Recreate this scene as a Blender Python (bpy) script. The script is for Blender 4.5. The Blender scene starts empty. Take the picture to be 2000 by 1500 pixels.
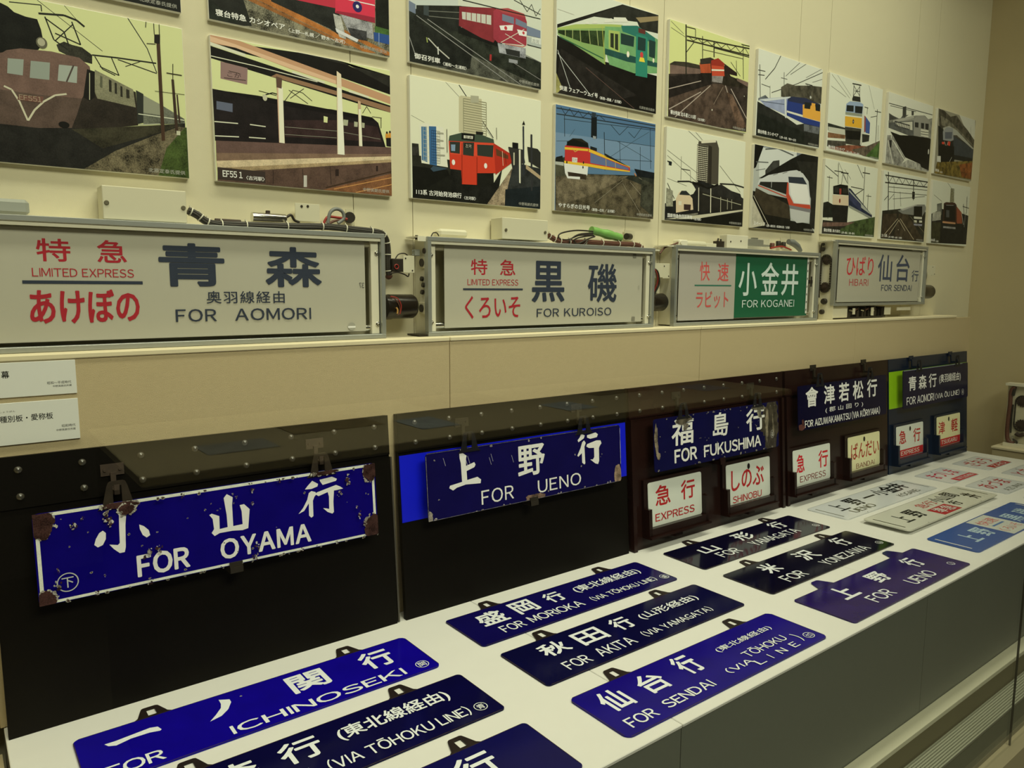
import bpy, math, random
from mathutils import Vector, Matrix
sc = bpy.context.scene
COL = sc.collection

# ------------------------------------------------------------------ camera, exposure, light
F_PX = 1463.34; EYE = (0.0, -1.68, 1.55)
FWD = Vector((0.60499, 0.78634, -0.12557)).normalized()
RGT = Vector((0.79277, -0.60951, 0.00343)); RGT = (RGT - FWD * RGT.dot(FWD)).normalized()
UPV = RGT.cross(FWD)
cam = bpy.data.cameras.new('camera'); cam.sensor_width = 36.0; cam.lens = F_PX / 2000 * 36
cam.clip_start = 0.02
camo = bpy.data.objects.new('camera', cam); COL.objects.link(camo)
camo.matrix_world = Matrix(((RGT.x, UPV.x, -FWD.x, EYE[0]), (RGT.y, UPV.y, -FWD.y, EYE[1]), (RGT.z, UPV.z, -FWD.z, EYE[2]), (0, 0, 0, 1)))
sc.camera = camo
sc.view_settings.view_transform = 'Standard'; sc.view_settings.look = 'None'
sc.view_settings.exposure = 0.0; sc.view_settings.gamma = 1.0; sc.view_settings.use_curve_mapping = False
try:
    sc.cycles.max_bounces = 6; sc.cycles.transparent_max_bounces = 8; sc.cycles.use_denoising = True
except Exception: pass
wd = bpy.data.worlds.new('world'); sc.world = wd; wd.use_nodes = True
wd.node_tree.nodes['Background'].inputs[0].default_value = (0.9, 0.85, 0.55, 1)
wd.node_tree.nodes['Background'].inputs[1].default_value = 0.012
LIGHT = (1.0, 0.985, 0.72)
def area(name, loc, target, sx, sy, power, col=LIGHT, spread=180):
    l = bpy.data.lights.new(name, 'AREA'); l.shape = 'RECTANGLE'; l.size = sx; l.size_y = sy
    l.energy = power; l.color = col; l.spread = math.radians(spread)
    o = bpy.data.objects.new(name, l); COL.objects.link(o); o.location = loc
    d = (Vector(target) - Vector(loc)).normalized(); z = -d; x = Vector((1, 0, 0)); y = z.cross(x).normalized(); x = y.cross(z)
    o.rotation_euler = Matrix(((x.x, y.x, z.x), (x.y, y.y, z.y), (x.z, y.z, z.z))).to_euler(); return o
area('case_strip_light', (1.4, -0.62, 3.5), (1.4, -0.42, 0.75), 4.4, 0.25, 23, LIGHT, 110)
area('room_front_fill', (1.2, -4.3, 5.0), (1.4, 0.0, 1.4), 3.6, 1.2, 63, LIGHT, 100)  # added soft fill through the glass, evens out the upright faces; no known fitting
area('desk_lamp', (1.0, -2.7, 2.4), (1.0, -2.7, 0.8), 3.0, 0.2, 5, LIGHT, 70)

# ------------------------------------------------------------------ helpers
def at(px, py, o, n):
    d = FWD * F_PX + RGT * (px - 1000) + UPV * (750 - py)
    e = Vector(EYE); o = Vector(o); n = Vector(n)
    return e + d * ((o - e).dot(n) / d.dot(n))
def W(px, py, y):
    p = at(px, py, (0, y, 0), (0, 1, 0)); return p.x, p.z
def lin(c):
    if isinstance(c, str):
        c = [int(c[i:i + 2], 16) / 255 for i in (1, 3, 5)]
    return [x / 12.92 if x <= .04045 else ((x + .055) / 1.055) ** 2.4 for x in c]
def alb(c, I):
    return tuple(min(.92, a / b) for a, b in zip(lin(c), I)) + (1.0,)
I_WALL = (.80, .78, .57); I_DECK = (.74, .73, .53); I_BRD = (.58, .57, .42)
MATS = {}
def mat(name, col, rough=.6, metal=0.0, noise=0.0, nscale=30.0, bump=0.0, bscale=300.0, spec=.5, coat=0.0, stretch=None):
    if name in MATS: return MATS[name]
    m = bpy.data.materials.new(name); m.use_nodes = True; nt = m.node_tree; b = nt.nodes['Principled BSDF']
    if isinstance(col, str): col = tuple(lin(col)) + (1,)
    b.inputs['Base Color'].default_value = col; b.inputs['Roughness'].default_value = rough
    b.inputs['Metallic'].default_value = metal; b.inputs['Specular IOR Level'].default_value = spec
    b.inputs['Coat Weight'].default_value = coat; b.inputs['Coat Roughness'].default_value = .08
    tc = nt.nodes.new('ShaderNodeTexCoord')
    src = tc.outputs['Object']
    if stretch:
        mp = nt.nodes.new('ShaderNodeMapping'); mp.inputs['Scale'].default_value = stretch
        nt.links.new(src, mp.inputs['Vector']); src = mp.outputs[0]
    if noise:
        n = nt.nodes.new('ShaderNodeTexNoise'); n.inputs['Scale'].default_value = nscale; n.inputs['Detail'].default_value = 5
        nt.links.new(src, n.inputs['Vector'])
        r = nt.nodes.new('ShaderNodeMapRange'); r.inputs['To Min'].default_value = 1 - noise; r.inputs['To Max'].default_value = 1 + noise
        nt.links.new(n.outputs['Fac'], r.inputs['Value'])
        mx = nt.nodes.new('ShaderNodeVectorMath'); mx.operation = 'SCALE'; mx.inputs[0].default_value = col[:3]
        nt.links.new(r.outputs[0], mx.inputs['Scale']); nt.links.new(mx.outputs[0], b.inputs['Base Color'])
    if bump:
        n = nt.nodes.new('ShaderNodeTexNoise'); n.inputs['Scale'].default_value = bscale; n.inputs['Detail'].default_value = 3
        nt.links.new(src, n.inputs['Vector'])
        bp = nt.nodes.new('ShaderNodeBump'); bp.inputs['Strength'].default_value = bump; bp.inputs['Distance'].default_value = .002
        nt.links.new(n.outputs['Fac'], bp.inputs['Height']); nt.links.new(bp.outputs[0], b.inputs['Normal'])
    MATS[name] = m; return m
def print_mat(name, rough, spec=.4, gscale=260.0, coat=0.0):
    """flat print: the colour of each printed patch is stored on the faces, alpha is the grain strength"""
    if name in MATS: return MATS[name]
    m = bpy.data.materials.new(name); m.use_nodes = True; nt = m.node_tree; b = nt.nodes['Principled BSDF']
    a = nt.nodes.new('ShaderNodeAttribute'); a.attribute_name = 'Col'
    tc = nt.nodes.new('ShaderNodeTexCoord')
    n = nt.nodes.new('ShaderNodeTexNoise'); n.inputs['Scale'].default_value = gscale; n.inputs['Detail'].default_value = 6; n.inputs['Roughness'].default_value = .7
    nt.links.new(tc.outputs['Object'], n.inputs['Vector'])
    r = nt.nodes.new('ShaderNodeMapRange'); r.inputs['From Min'].default_value = .38; r.inputs['From Max'].default_value = .62
    r.inputs['To Min'].default_value = -.75; r.inputs['To Max'].default_value = .75
    nt.links.new(n.outputs['Fac'], r.inputs['Value'])
    mu = nt.nodes.new('ShaderNodeMath'); mu.operation = 'MULTIPLY_ADD'; mu.inputs[2].default_value = 1
    n2 = nt.nodes.new('ShaderNodeTexNoise'); n2.inputs['Scale'].default_value = gscale * .1; n2.inputs['Detail'].default_value = 4
    nt.links.new(tc.outputs['Object'], n2.inputs['Vector'])
    r2 = nt.nodes.new('ShaderNodeMapRange'); r2.inputs['From Min'].default_value = .35; r2.inputs['From Max'].default_value = .65
    r2.inputs['To Min'].default_value = -.8; r2.inputs['To Max'].default_value = .8
    nt.links.new(n2.outputs['Fac'], r2.inputs['Value'])
    ad = nt.nodes.new('ShaderNodeMath'); ad.operation = 'ADD'; nt.links.new(r.outputs[0], ad.inputs[0]); nt.links.new(r2.outputs[0], ad.inputs[1])
    nt.links.new(ad.outputs[0], mu.inputs[0]); nt.links.new(a.outputs['Alpha'], mu.inputs[1])
    mx = nt.nodes.new('ShaderNodeVectorMath'); mx.operation = 'SCALE'
    nt.links.new(a.outputs['Color'], mx.inputs[0]); nt.links.new(mu.outputs[0], mx.inputs['Scale'])
    nt.links.new(mx.outputs[0], b.inputs['Base Color'])
    b.inputs['Roughness'].default_value = rough; b.inputs['Specular IOR Level'].default_value = spec
    b.inputs['Coat Weight'].default_value = coat; b.inputs['Coat Roughness'].default_value = .1
    MATS[name] = m; return m
class MB:
    """collects shapes in world space; build() links them as one mesh under its parent"""
    def __init__(s): s.v = []; s.f = []; s.sm = []
    def add(s, vs, fs, smooth=False):
        k = len(s.v); s.v += [tuple(v) for v in vs]; s.f += [tuple(i + k for i in f) for f in fs]; s.sm += [smooth] * len(fs); return s
    def box(s, x0, x1, y0, y1, z0, z1, bev=0.0):
        X = sorted((x0, x1)); Y = sorted((y0, y1)); Z = sorted((z0, z1)); b = min(bev, (X[1]-X[0])*.45, (Y[1]-Y[0])*.45, (Z[1]-Z[0])*.45)
        if b <= 0:
            vs = [(x, y, z) for x in X for y in Y for z in Z]
            return s.add(vs, [(0, 1, 3, 2), (4, 6, 7, 5), (0, 4, 5, 1), (2, 3, 7, 6), (0, 2, 6, 4), (1, 5, 7, 3)])
        vs = []; idx = {}
        for i in (0, 1):
            for j in (0, 1):
                for k in (0, 1):
                    sx, sy, sz = (1, -1)[i], (1, -1)[j], (1, -1)[k]; c = (X[i], Y[j], Z[k])
                    for a in range(3):
                        p = [c[0] + sx * b, c[1] + sy * b, c[2] + sz * b]; p[a] = c[a]
                        idx[(i, j, k, a)] = len(vs); vs.append(p)
        fs = []
        g = lambda c, a: idx[(c[0], c[1], c[2], a)]
        for a in range(3):
            u, w = [t for t in range(3) if t != a]
            for e in (0, 1):
                q = []
                for (p, r) in ((0, 0), (1, 0), (1, 1), (0, 1)):
                    c = [0, 0, 0]; c[a] = e; c[u] = p; c[w] = r; q.append(g(c, a))
                fs.append(q)
        for a in range(3):
            u, w = [t for t in range(3) if t != a]
            for p in (0, 1):
                for r in (0, 1):
                    c0 = [0, 0, 0]; c1 = [0, 0, 0]; c0[u] = c1[u] = p; c0[w] = c1[w] = r; c1[a] = 1
                    fs.append([g(c0, u), g(c1, u), g(c1, w), g(c0, w)])
        for i in (0, 1):
            for j in (0, 1):
                for k in (0, 1): fs.append([g((i, j, k), 0), g((i, j, k), 1), g((i, j, k), 2)])
        return s.add(vs, fs)
    def obox(s, o, u, v, n, a0, a1, b0, b1, c0, c1):
        o = Vector(o); u = Vector(u); v = Vector(v); n = Vector(n)
        vs = [o + u * a + v * b + n * c for a in (a0, a1) for b in (b0, b1) for c in (c0, c1)]
        return s.add(vs, [(0, 1, 3, 2), (4, 6, 7, 5), (0, 4, 5, 1), (2, 3, 7, 6), (0, 2, 6, 4), (1, 5, 7, 3)])
    def tube(s, pts, r, seg=8, cap=True, rr=None):
        pts = [Vector(p) for p in pts]; rings = []; prev = None
        for i, p in enumerate(pts):
            t = (pts[min(i + 1, len(pts) - 1)] - pts[max(i - 1, 0)]).normalized()
            if prev is None:
                a = Vector((0, 0, 1)) if abs(t.z) < .9 else Vector((1, 0, 0)); n = t.cross(a).normalized()
            else:
                n = (prev - t * prev.dot(t)).normalized()
            prev = n; b = t.cross(n); q = rr[i] if rr else r
            rings.append([p + (n * math.cos(2 * math.pi * k / seg) + b * math.sin(2 * math.pi * k / seg)) * q for k in range(seg)])
        vs = [v for rg in rings for v in rg]; fs = []
        for i in range(len(rings) - 1):
            for k in range(seg):
                fs.append((i * seg + k, i * seg + (k + 1) % seg, (i + 1) * seg + (k + 1) % seg, (i + 1) * seg + k))
        s.add(vs, fs, True)
        if cap:
            s.add(rings[0], [tuple(range(seg))[::-1]]); s.add(rings[-1], [tuple(range(seg))])
        return s
    def cyl(s, c, d, r, h, seg=16, bev=0.0):
        c = Vector(c); d = Vector(d).normalized()
        if bev: return s.tube([c, c + d * .0001, c + d * (h - bev), c + d * (h - bev * .3), c + d * h], r, seg, True, [r, r, r, r - bev * .4, r - bev])
        return s.tube([c, c + d * h], r, seg)
    def dome(s, c, n, r, seg=10, flat=.6):
        c = Vector(c); n = Vector(n).normalized()
        return s.tube([c + n * (r * flat * math.sin(a)) for a in (0, .5, 1.0, 1.45)], r, seg, True, [r * math.cos(a) for a in (0, .5, 1.0, 1.45)])
    def prism(s, pts, o, u, v, n, c0, c1):
        """closed outline (local uv) extruded along n; holes not needed"""
        o = Vector(o); u = Vector(u); v = Vector(v); n = Vector(n); k = len(pts)
        a = [o + u * p[0] + v * p[1] + n * c0 for p in pts]; b = [o + u * p[0] + v * p[1] + n * c1 for p in pts]
        return s.add(a + b, [tuple(range(k))[::-1], tuple(range(k, 2 * k))] + [(i, (i + 1) % k, k + (i + 1) % k, k + i) for i in range(k)])
    def build(s, name, m, parent=None, root=None):
        off = Vector(root) if root is not None else Vector((0, 0, 0))
        me = bpy.data.meshes.new(name); me.from_pydata([tuple(Vector(v) - off) for v in s.v], [], s.f); me.update()
        me.polygons.foreach_set('use_smooth', s.sm)
        me.materials.append(m)
        o = bpy.data.objects.new(name, me); COL.objects.link(o)
        if parent: o.parent = parent
        elif root is not None: o.location = off
        return o
def smooth(pts, n=5):
    P = [Vector(p) for p in pts]; out = []
    for i in range(len(P) - 1):
        a, b, c, d = P[max(i-1, 0)], P[i], P[i+1], P[min(i+2, len(P)-1)]
        for k in range(n):
            t = k / n
            out.append(.5 * ((2*b) + (c-a)*t + (2*a-5*b+4*c-d)*t*t + (3*b-a-3*c+d)*t**3))
    out.append(P[-1]); return out
def tag(o, label=None, cat=None, group=None, kind=None):
    if label: o['label'] = label
    if cat: o['category'] = cat
    if group: o['group'] = group
    if kind: o['kind'] = kind
    return o
def thing(name, loc, label, cat, group=None):
    o = bpy.data.objects.new(name, None); o.empty_display_size = .05; COL.objects.link(o); o.location = loc
    return tag(o, label, cat, group)
# ---- lettering
TC = {}; RAW = {}
def raw(s, space=1.0):
    if (s, space) in RAW: return RAW[(s, space)]
    cu = bpy.data.curves.new('t', 'FONT'); cu.body = s; cu.size = 1; cu.space_character = space
    cu.resolution_u = 3; cu.fill_mode = 'FRONT'
    ob = bpy.data.objects.new('t', cu); COL.objects.link(ob)
    dg = bpy.context.evaluated_depsgraph_get()
    me = bpy.data.meshes.new_from_object(ob.evaluated_get(dg))
    vs = [(v.co.x, v.co.y) for v in me.vertices]; fs = []
    for p in me.polygons:
        f = tuple(p.vertices); A = sum(vs[f[i-1]][0]*vs[f[i]][1] - vs[f[i]][0]*vs[f[i-1]][1] for i in range(len(f)))
        if abs(A) > 1e-9: fs.append(f if A > 0 else f[::-1])
    bpy.data.objects.remove(ob); bpy.data.curves.remove(cu); bpy.data.meshes.remove(me)
    RAW[(s, space)] = (vs, fs); return vs, fs
def glyphs(s, bold, space):
    """ink outline of a string scaled to 0..1; latin capitals are set from the gothic full-width forms"""
    key = (s, space)
    if key in TC: return TC[key]
    if all(ord(c) < 128 or c in 'ŌŪ' for c in s):
        vs = []; fs = []; x = 0.0; gap = .075 * space + max(0, space - 1) * .25
        for c in s:
            if c == ' ': x += .30 * space; continue
            base = {'Ō': 'O', 'Ū': 'U'}.get(c, c); v, f = raw(chr(ord(base) + 0xFEE0))
            if c == 'I':
                hv = raw('Ｈ')[0]; h0 = min(p[1] for p in hv); h1 = max(p[1] for p in hv); v = [(0, h0), (.075, h0), (.075, h1), (0, h1)]; f = [(0, 1, 2, 3)]; x += .02
            if not v: continue
            m = min(p[0] for p in v); M = max(p[0] for p in v); k = len(vs)
            vs += [(p[0] - m + x, p[1]) for p in v]; fs += [tuple(i + k for i in q) for q in f]
            if base != c:
                t = max(p[1] for p in v) + .05; k = len(vs); a = x + (M - m) * .2; b_ = x + (M - m) * .8
                vs += [(a, t), (b_, t), (b_, t + .07), (a, t + .07)]; fs.append((k, k+1, k+2, k+3))
            x += M - m + gap
    else: vs, fs = raw(s, space)
    if not vs: vs = [(0, 0), (1, 0), (1, 1)]; fs = []
    x0 = min(v[0] for v in vs); x1 = max(v[0] for v in vs); y0 = min(v[1] for v in vs); y1 = max(v[1] for v in vs)
    dx = max(x1 - x0, 1e-6); dy = max(y1 - y0, 1e-6)
    ec = {}
    for f in fs:
        for i in range(len(f)):
            e = (f[i - 1], f[i]); k = (min(e), max(e)); ec.setdefault(k, []).append(1 if e[0] == k[0] else -1)
    bd = [(k[0], k[1], n[0]) for k, n in ec.items() if len(n) == 1]
    r = ([((v[0] - x0) / dx, (v[1] - y0) / dy) for v in vs], fs, bd); TC[key] = r; return r
class Pr:
    """printed layer on a flat face: o + u*a + v*b, raised along n in hair-thin steps"""
    def __init__(s, o, u, v, n, I=(1, 1, 1), h=.0002, step=.00002, clip=None):
        s.o = Vector(o); s.u = Vector(u).normalized(); s.v = Vector(v).normalized(); s.n = Vector(n).normalized()
        s.I = I; s.h = h; s.st = step; s.clip = clip; s.V = []; s.F = []; s.C = []
    def loc(s, px, py):
        p = at(px, py, s.o, s.n) - s.o; return (p.dot(s.u), p.dot(s.v))
    def _cl(s, P):
        if not s.clip: return P
        x0, y0, x1, y1 = s.clip
        for ax, lim, sg in ((0, x0, 1), (0, x1, -1), (1, y0, 1), (1, y1, -1)):
            out = []
            for i in range(len(P)):
                a, b = P[i - 1], P[i]; ia = (a[ax] - lim) * sg >= 0; ib = (b[ax] - lim) * sg >= 0
                if ia != ib:
                    t = (lim - a[ax]) / (b[ax] - a[ax]); out.append((a[0] + (b[0]-a[0])*t, a[1] + (b[1]-a[1])*t))
                if ib: out.append(b)
            P = out
            if len(P) < 3: return []
        return P
    def col(s, c, g=0.0): a = alb(c, s.I); return (a[0], a[1], a[2], g)
    def poly(s, pts, c, g=0.0, lift=True):
        P = s._cl(list(pts))
        if len(P) < 3: return
        if lift: s.h += s.st
        k = len(s.V); s.V += [s.o + s.u * p[0] + s.v * p[1] + s.n * s.h for p in P]
        A = sum(P[i-1][0]*P[i][1] - P[i][0]*P[i-1][1] for i in range(len(P)))
        ix = list(range(k, k + len(P)))
        s.F.append(tuple(ix if A > 0 else ix[::-1])); s.C.append(s.col(c, g))
    def line(s, pts, w, c, g=0.0):
        s.h += s.st
        for (a, b) in zip(pts[:-1], pts[1:]):
            dx, dy = b[0]-a[0], b[1]-a[1]; L = math.hypot(dx, dy) or 1; nx, ny = -dy/L*w/2, dx/L*w/2
            s.poly([(a[0]+nx, a[1]+ny), (b[0]+nx, b[1]+ny), (b[0]-nx, b[1]-ny), (a[0]-nx, a[1]-ny)], c, g, False)
    def rect(s, x0, y0, x1, y1, c, g=0.0): s.poly([(x0, y0), (x1, y0), (x1, y1), (x0, y1)], c, g)
    def ell(s, cx, cy, rx, ry, c, g=0.0, k=20): s.poly([(cx + rx*math.cos(6.2832*i/k), cy + ry*math.sin(6.2832*i/k)) for i in range(k)], c, g)
    def ring(s, cx, cy, rx, ry, w, c, k=24):
        s.line([(cx + rx*math.cos(6.2832*i/k), cy + ry*math.sin(6.2832*i/k)) for i in range(k + 1)], w, c)
    def blob(s, cx, cy, rx, ry, c, seed, g=.3, k=18, am=.35):
        R = random.Random(seed); k = int(k * 1.6); am *= .8; ph = [R.uniform(0, 6.28) for _ in range(4)]
        wv = lambda i: 1 + am * .5 * (math.sin(2*6.2832*i/k + ph[0]) + .8*math.sin(3*6.2832*i/k + ph[1]) + .6*math.sin(5*6.2832*i/k + ph[2])) / 1.2 + am*.45*(R.random()*2-1)
        P = [(math.cos(6.2832*i/k) * wv(i), math.sin(6.2832*i/k) * wv(i)) for i in range(k)]
        s.poly([(cx + rx*p[0], cy + ry*p[1]) for p in P], c, g); return
        s.poly([(cx + rx*math.cos(6.2832*i/k)*(1 + am*(R.random()*2-1)), cy + ry*math.sin(6.2832*i/k)*(1 + am*(R.random()*2-1))) for i in range(k)], c, g)
    def text(s, t, x0, y0, x1, y1, c, bold=.0, space=1.0, flip=False, shear=0.0):
        vs, fs, bdo = glyphs(t, bold, space); bd = bdo; s.h += s.st; cc = s.col(c)
        w = max(0.0, bold) * .62 * (y1 - y0); x0 += w; x1 -= w; y0 += w; y1 -= w; Q = []
        for (a, b) in vs:
            if flip: a = 1 - a
            x = x0 + (x1 - x0) * a; y = y0 + (y1 - y0) * b; Q.append((x + shear * (y - y0), y))
        Q0 = list(Q); N = {}; fl = -1 if flip else 1
        if w > .00008:
            for (i, j, sd) in bdo:
                a, b = Q0[i], Q0[j]; dx, dy = b[0]-a[0], b[1]-a[1]; L = math.hypot(dx, dy)
                if L < 1e-7: continue
                n = (dy/L*sd*fl, -dx/L*sd*fl)
                for e in (i, j): N.setdefault(e, []).append(n)
            for e, ns in N.items():
                mx = sum(n[0] for n in ns); my = sum(n[1] for n in ns); L = math.hypot(mx, my)
                if L < 1e-6: continue
                mx /= L; my /= L; c = max(.45, mx*ns[0][0] + my*ns[0][1])
                Q[e] = (Q[e][0] + mx*w/c, Q[e][1] + my*w/c)
        rib = w > .0003
        if rib: Q = Q0
        k = len(s.V); s.V += [s.o + s.u * q[0] + s.v * q[1] + s.n * s.h for q in Q]
        for f in fs:
            f = tuple(i + k for i in f); s.F.append(f[::-1] if flip else f); s.C.append(cc)
        if rib:                                             # round-ended strokes: thin ribbons along the outline, each on its own hair-thin level
            vd = {}; h0 = s.h
            for e, (i, j, sd) in enumerate(bdo):
                a, b = Q[i], Q[j]; dx, dy = b[0]-a[0], b[1]-a[1]; L = math.hypot(dx, dy); vd[i] = vd[j] = 1
                if L < 1e-7: continue
                nx, ny = -dy/L*w, dx/L*w; k = len(s.V); hh = h0 + .000007 * (1 + (e * 5) % 13)
                for q in ((a[0]+nx, a[1]+ny), (a[0]-nx, a[1]-ny), (b[0]-nx, b[1]-ny), (b[0]+nx, b[1]+ny)): s.V.append(s.o + s.u*q[0] + s.v*q[1] + s.n*hh)
                s.F.append((k, k+1, k+2, k+3)); s.C.append(cc)
            for c_, i in enumerate(vd):
                a = Q[i]; k = len(s.V); m = 8; hh = h0 + .0001 + .000007 * ((c_ * 5) % 13)
                for e in range(m): s.V.append(s.o + s.u*(a[0] + w*math.cos(6.2832*(e+.5)/m)) + s.v*(a[1] + w*math.sin(6.2832*(e+.5)/m)) + s.n*hh)
                s.F.append(tuple(range(k, k+m))); s.C.append(cc)
            s.h = h0 + .0002
    def chars(s, t, us, v0, v1, w, c, bold=0.0):
        for ch, x in zip(t, us): s.text(ch, x - w/2, v0, x + w/2, v1, c, bold)
    def build(s, name, m, parent=None, root=None):
        off = Vector(root) if root is not None else Vector((0, 0, 0))
        me = bpy.data.meshes.new(name); me.from_pydata([tuple(v - off) for v in s.V], [], s.F); me.update()
        at_ = me.attributes.new('Col', 'FLOAT_COLOR', 'CORNER'); buf = []
        for p, c in zip(me.polygons, s.C): buf += list(c) * p.loop_total
        at_.data.foreach_set('color', buf)
        me.materials.append(m); o = bpy.data.objects.new(name, me); COL.objects.link(o)
        if parent: o.parent = parent
        return o

# ------------------------------------------------------------------ materials
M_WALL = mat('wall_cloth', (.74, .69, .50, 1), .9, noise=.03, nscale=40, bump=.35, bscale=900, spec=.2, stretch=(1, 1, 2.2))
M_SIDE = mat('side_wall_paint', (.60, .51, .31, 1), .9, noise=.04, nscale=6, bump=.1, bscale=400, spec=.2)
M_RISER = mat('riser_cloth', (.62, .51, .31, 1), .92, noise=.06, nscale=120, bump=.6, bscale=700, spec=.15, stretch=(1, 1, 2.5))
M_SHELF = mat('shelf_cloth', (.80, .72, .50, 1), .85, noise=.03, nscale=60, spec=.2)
M_DECK = mat('deck_cloth', (.78, .78, .75, 1), .85, noise=.025, nscale=14, bump=.2, bscale=900, spec=.2, stretch=(1, 3, 1))
M_GREY = mat('grey_laminate', (.145, .160, .138, 1), .5, noise=.06, nscale=90, bump=.1, bscale=500)
M_DARK = mat('dark_gap', (.02, .02, .015, 1), .8)
M_BLACK = mat('black_board', (.006, .005, .004, 1), .45, noise=.3, nscale=260, spec=.08)
M_BROWN = mat('brown_lacquer', (.018, .007, .006, 1), .25, noise=.35, nscale=9, spec=.25)
M_NAVY = mat('navy_lacquer', (.006, .015, .040, 1), .25, noise=.2, nscale=12, spec=.25)
M_RIVET = mat('rivet_paint', (.05, .045, .035, 1), .25, spec=.9)
M_ALU = mat('aluminium', (.42, .44, .42, 1), .38, metal=.55, noise=.04, nscale=80)
M_CREAM = mat('cream_paint', (.80, .77, .62, 1), .45, noise=.05, nscale=25)
M_CREAMD = mat('worn_cream_paint', (.66, .62, .44, 1), .5, noise=.18, nscale=30)
M_WHITE = mat('white_plastic', (.72, .69, .52, 1), .4)
M_SCREW = mat('screw_metal', (.20, .18, .12, 1), .4, metal=.5)
M_CHROME = mat('chrome', (.75, .74, .68, 1), .18, metal=1.0)
M_IRON = mat('dark_iron', (.035, .028, .02, 1), .45, noise=.3, nscale=60, metal=.3)
M_CABLE = mat('bundled_wire', (.045, .04, .032, 1), .45, noise=.8, nscale=220, stretch=(.15, .15, 3))
M_CABLER = mat('red_brown_wire', (.13, .05, .03, 1), .5, noise=.7, nscale=220, stretch=(.15, 1, 3))
M_RED = mat('red_wire', (.35, .03, .02, 1), .45)
M_GREYC = mat('grey_cable', (.20, .21, .20, 1), .45)
M_TIE = mat('cable_tie', (.75, .73, .6, 1), .5)
M_MOTOR = mat('black_motor', (.016, .012, .008, 1), .25, spec=.4)
M_ENB = mat('edge_enamel', (.012, .010, .012, 1), .3)
M_RUST = mat('rusty_iron', (.045, .028, .018, 1), .7, noise=.5, nscale=90)
M_GTAPE = mat('green_film', (.22, .48, .12, 1), .3, noise=.2, nscale=40)
M_CARD = mat('white_card', (.80, .82, .78, 1), .7)
M_PAPER = mat('poster_board', (.82, .81, .74, 1), .7)
M_PRINT = print_mat('photo_print', .45, .12, 420.0)
M_INK = print_mat('ink_on_film', .6, .2, 60)
M_ENAMEL = print_mat('enamel_print', .2, .15, 90)
M_WEAR = print_mat('worn_enamel_print', .35, .12, 420)
M_CLEAR = mat('clear_acrylic', (.75, .75, .62, 1), .1); 
_b = M_CLEAR.node_tree.nodes['Principled BSDF']; _b.inputs['Alpha'].default_value = .35
M_GLASS = bpy.data.materials.new('pane_glass'); M_GLASS.use_nodes = True
_nt = M_GLASS.node_tree; _nt.nodes.clear(); _o = _nt.nodes.new('ShaderNodeOutputMaterial'); _m = _nt.nodes.new('ShaderNodeMixShader')
_t = _nt.nodes.new('ShaderNodeBsdfTransparent'); _g = _nt.nodes.new('ShaderNodeBsdfGlossy'); _g.inputs['Roughness'].default_value = .0
_lw = _nt.nodes.new('ShaderNodeLayerWeight'); _lw.inputs[0].default_value = .5; _pw = _nt.nodes.new('ShaderNodeMath'); _pw.operation = 'POWER'; _pw.inputs[1].default_value = 5
_f = _nt.nodes.new('ShaderNodeMath'); _f.operation = 'MULTIPLY_ADD'; _f.inputs[1].default_value = .96; _f.inputs[2].default_value = .04
_nt.links.new(_lw.outputs['Facing'], _pw.inputs[0]); _nt.links.new(_pw.outputs[0], _f.inputs[0])
_t.inputs[0].default_value = (.985, .99, .985, 1)
_nt.links.new(_f.outputs[0], _m.inputs[0]); _nt.links.new(_t.outputs[0], _m.inputs[1]); _nt.links.new(_g.outputs[0], _m.inputs[2]); _nt.links.new(_m.outputs[0], _o.inputs[0])

# ------------------------------------------------------------------ the setting
ZD = 0.7488; ZS = 1.431; YR = -0.096; YW = 0.012
wb = bpy.data.objects.new('wall_back', None); COL.objects.link(wb); tag(wb, kind='structure')
wb.location = (1.5, YW, 0)
SE = [-1.6, -.11, .052, .819, .982, 1.750, 1.905, 2.667, 2.876, 3.60, 3.80, 4.36]
for a, b in zip(SE[:-1], SE[1:]):
    MB().box(a + .0009, b - .0009, YW, YW + .02, 0, 3.6).build('panel', M_WALL, wb, wb.location)
MB().box(-1.6, 4.4, YW + .012, YW + .03, 0, 3.6).build('backing', M_DARK, wb, wb.location)
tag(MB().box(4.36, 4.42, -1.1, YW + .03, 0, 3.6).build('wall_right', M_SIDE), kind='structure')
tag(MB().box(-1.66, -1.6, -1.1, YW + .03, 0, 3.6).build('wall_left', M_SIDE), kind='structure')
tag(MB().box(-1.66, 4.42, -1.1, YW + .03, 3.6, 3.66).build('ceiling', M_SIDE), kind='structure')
tag(MB().box(-3, 6, -5, .1, -.03, 0).build('floor', mat('room_carpet', (.10, .085, .05, 1), .95, noise=.15, nscale=60, bump=.5, bscale=400)), kind='structure')

# long cloth-covered shelf (riser) carrying the roll signs
sh = thing('display_shelf', (1.9, -.05, 0), 'long beige cloth covered shelf behind the boards carrying the four roll signs', 'shelf')
RS = [-1.6, .04, 1.021, 2.005, 3.0, 4.12]
for a, b in zip(RS[:-1], RS[1:]):
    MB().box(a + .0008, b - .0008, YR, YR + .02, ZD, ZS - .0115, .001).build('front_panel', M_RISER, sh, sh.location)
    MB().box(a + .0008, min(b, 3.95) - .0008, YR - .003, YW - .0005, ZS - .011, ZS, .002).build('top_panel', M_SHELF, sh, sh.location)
MB().box(-1.6, 4.1, YR + .021, YR + .03, ZD, ZS - .012).build('core_panel', M_DARK, sh, sh.location)

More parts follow.
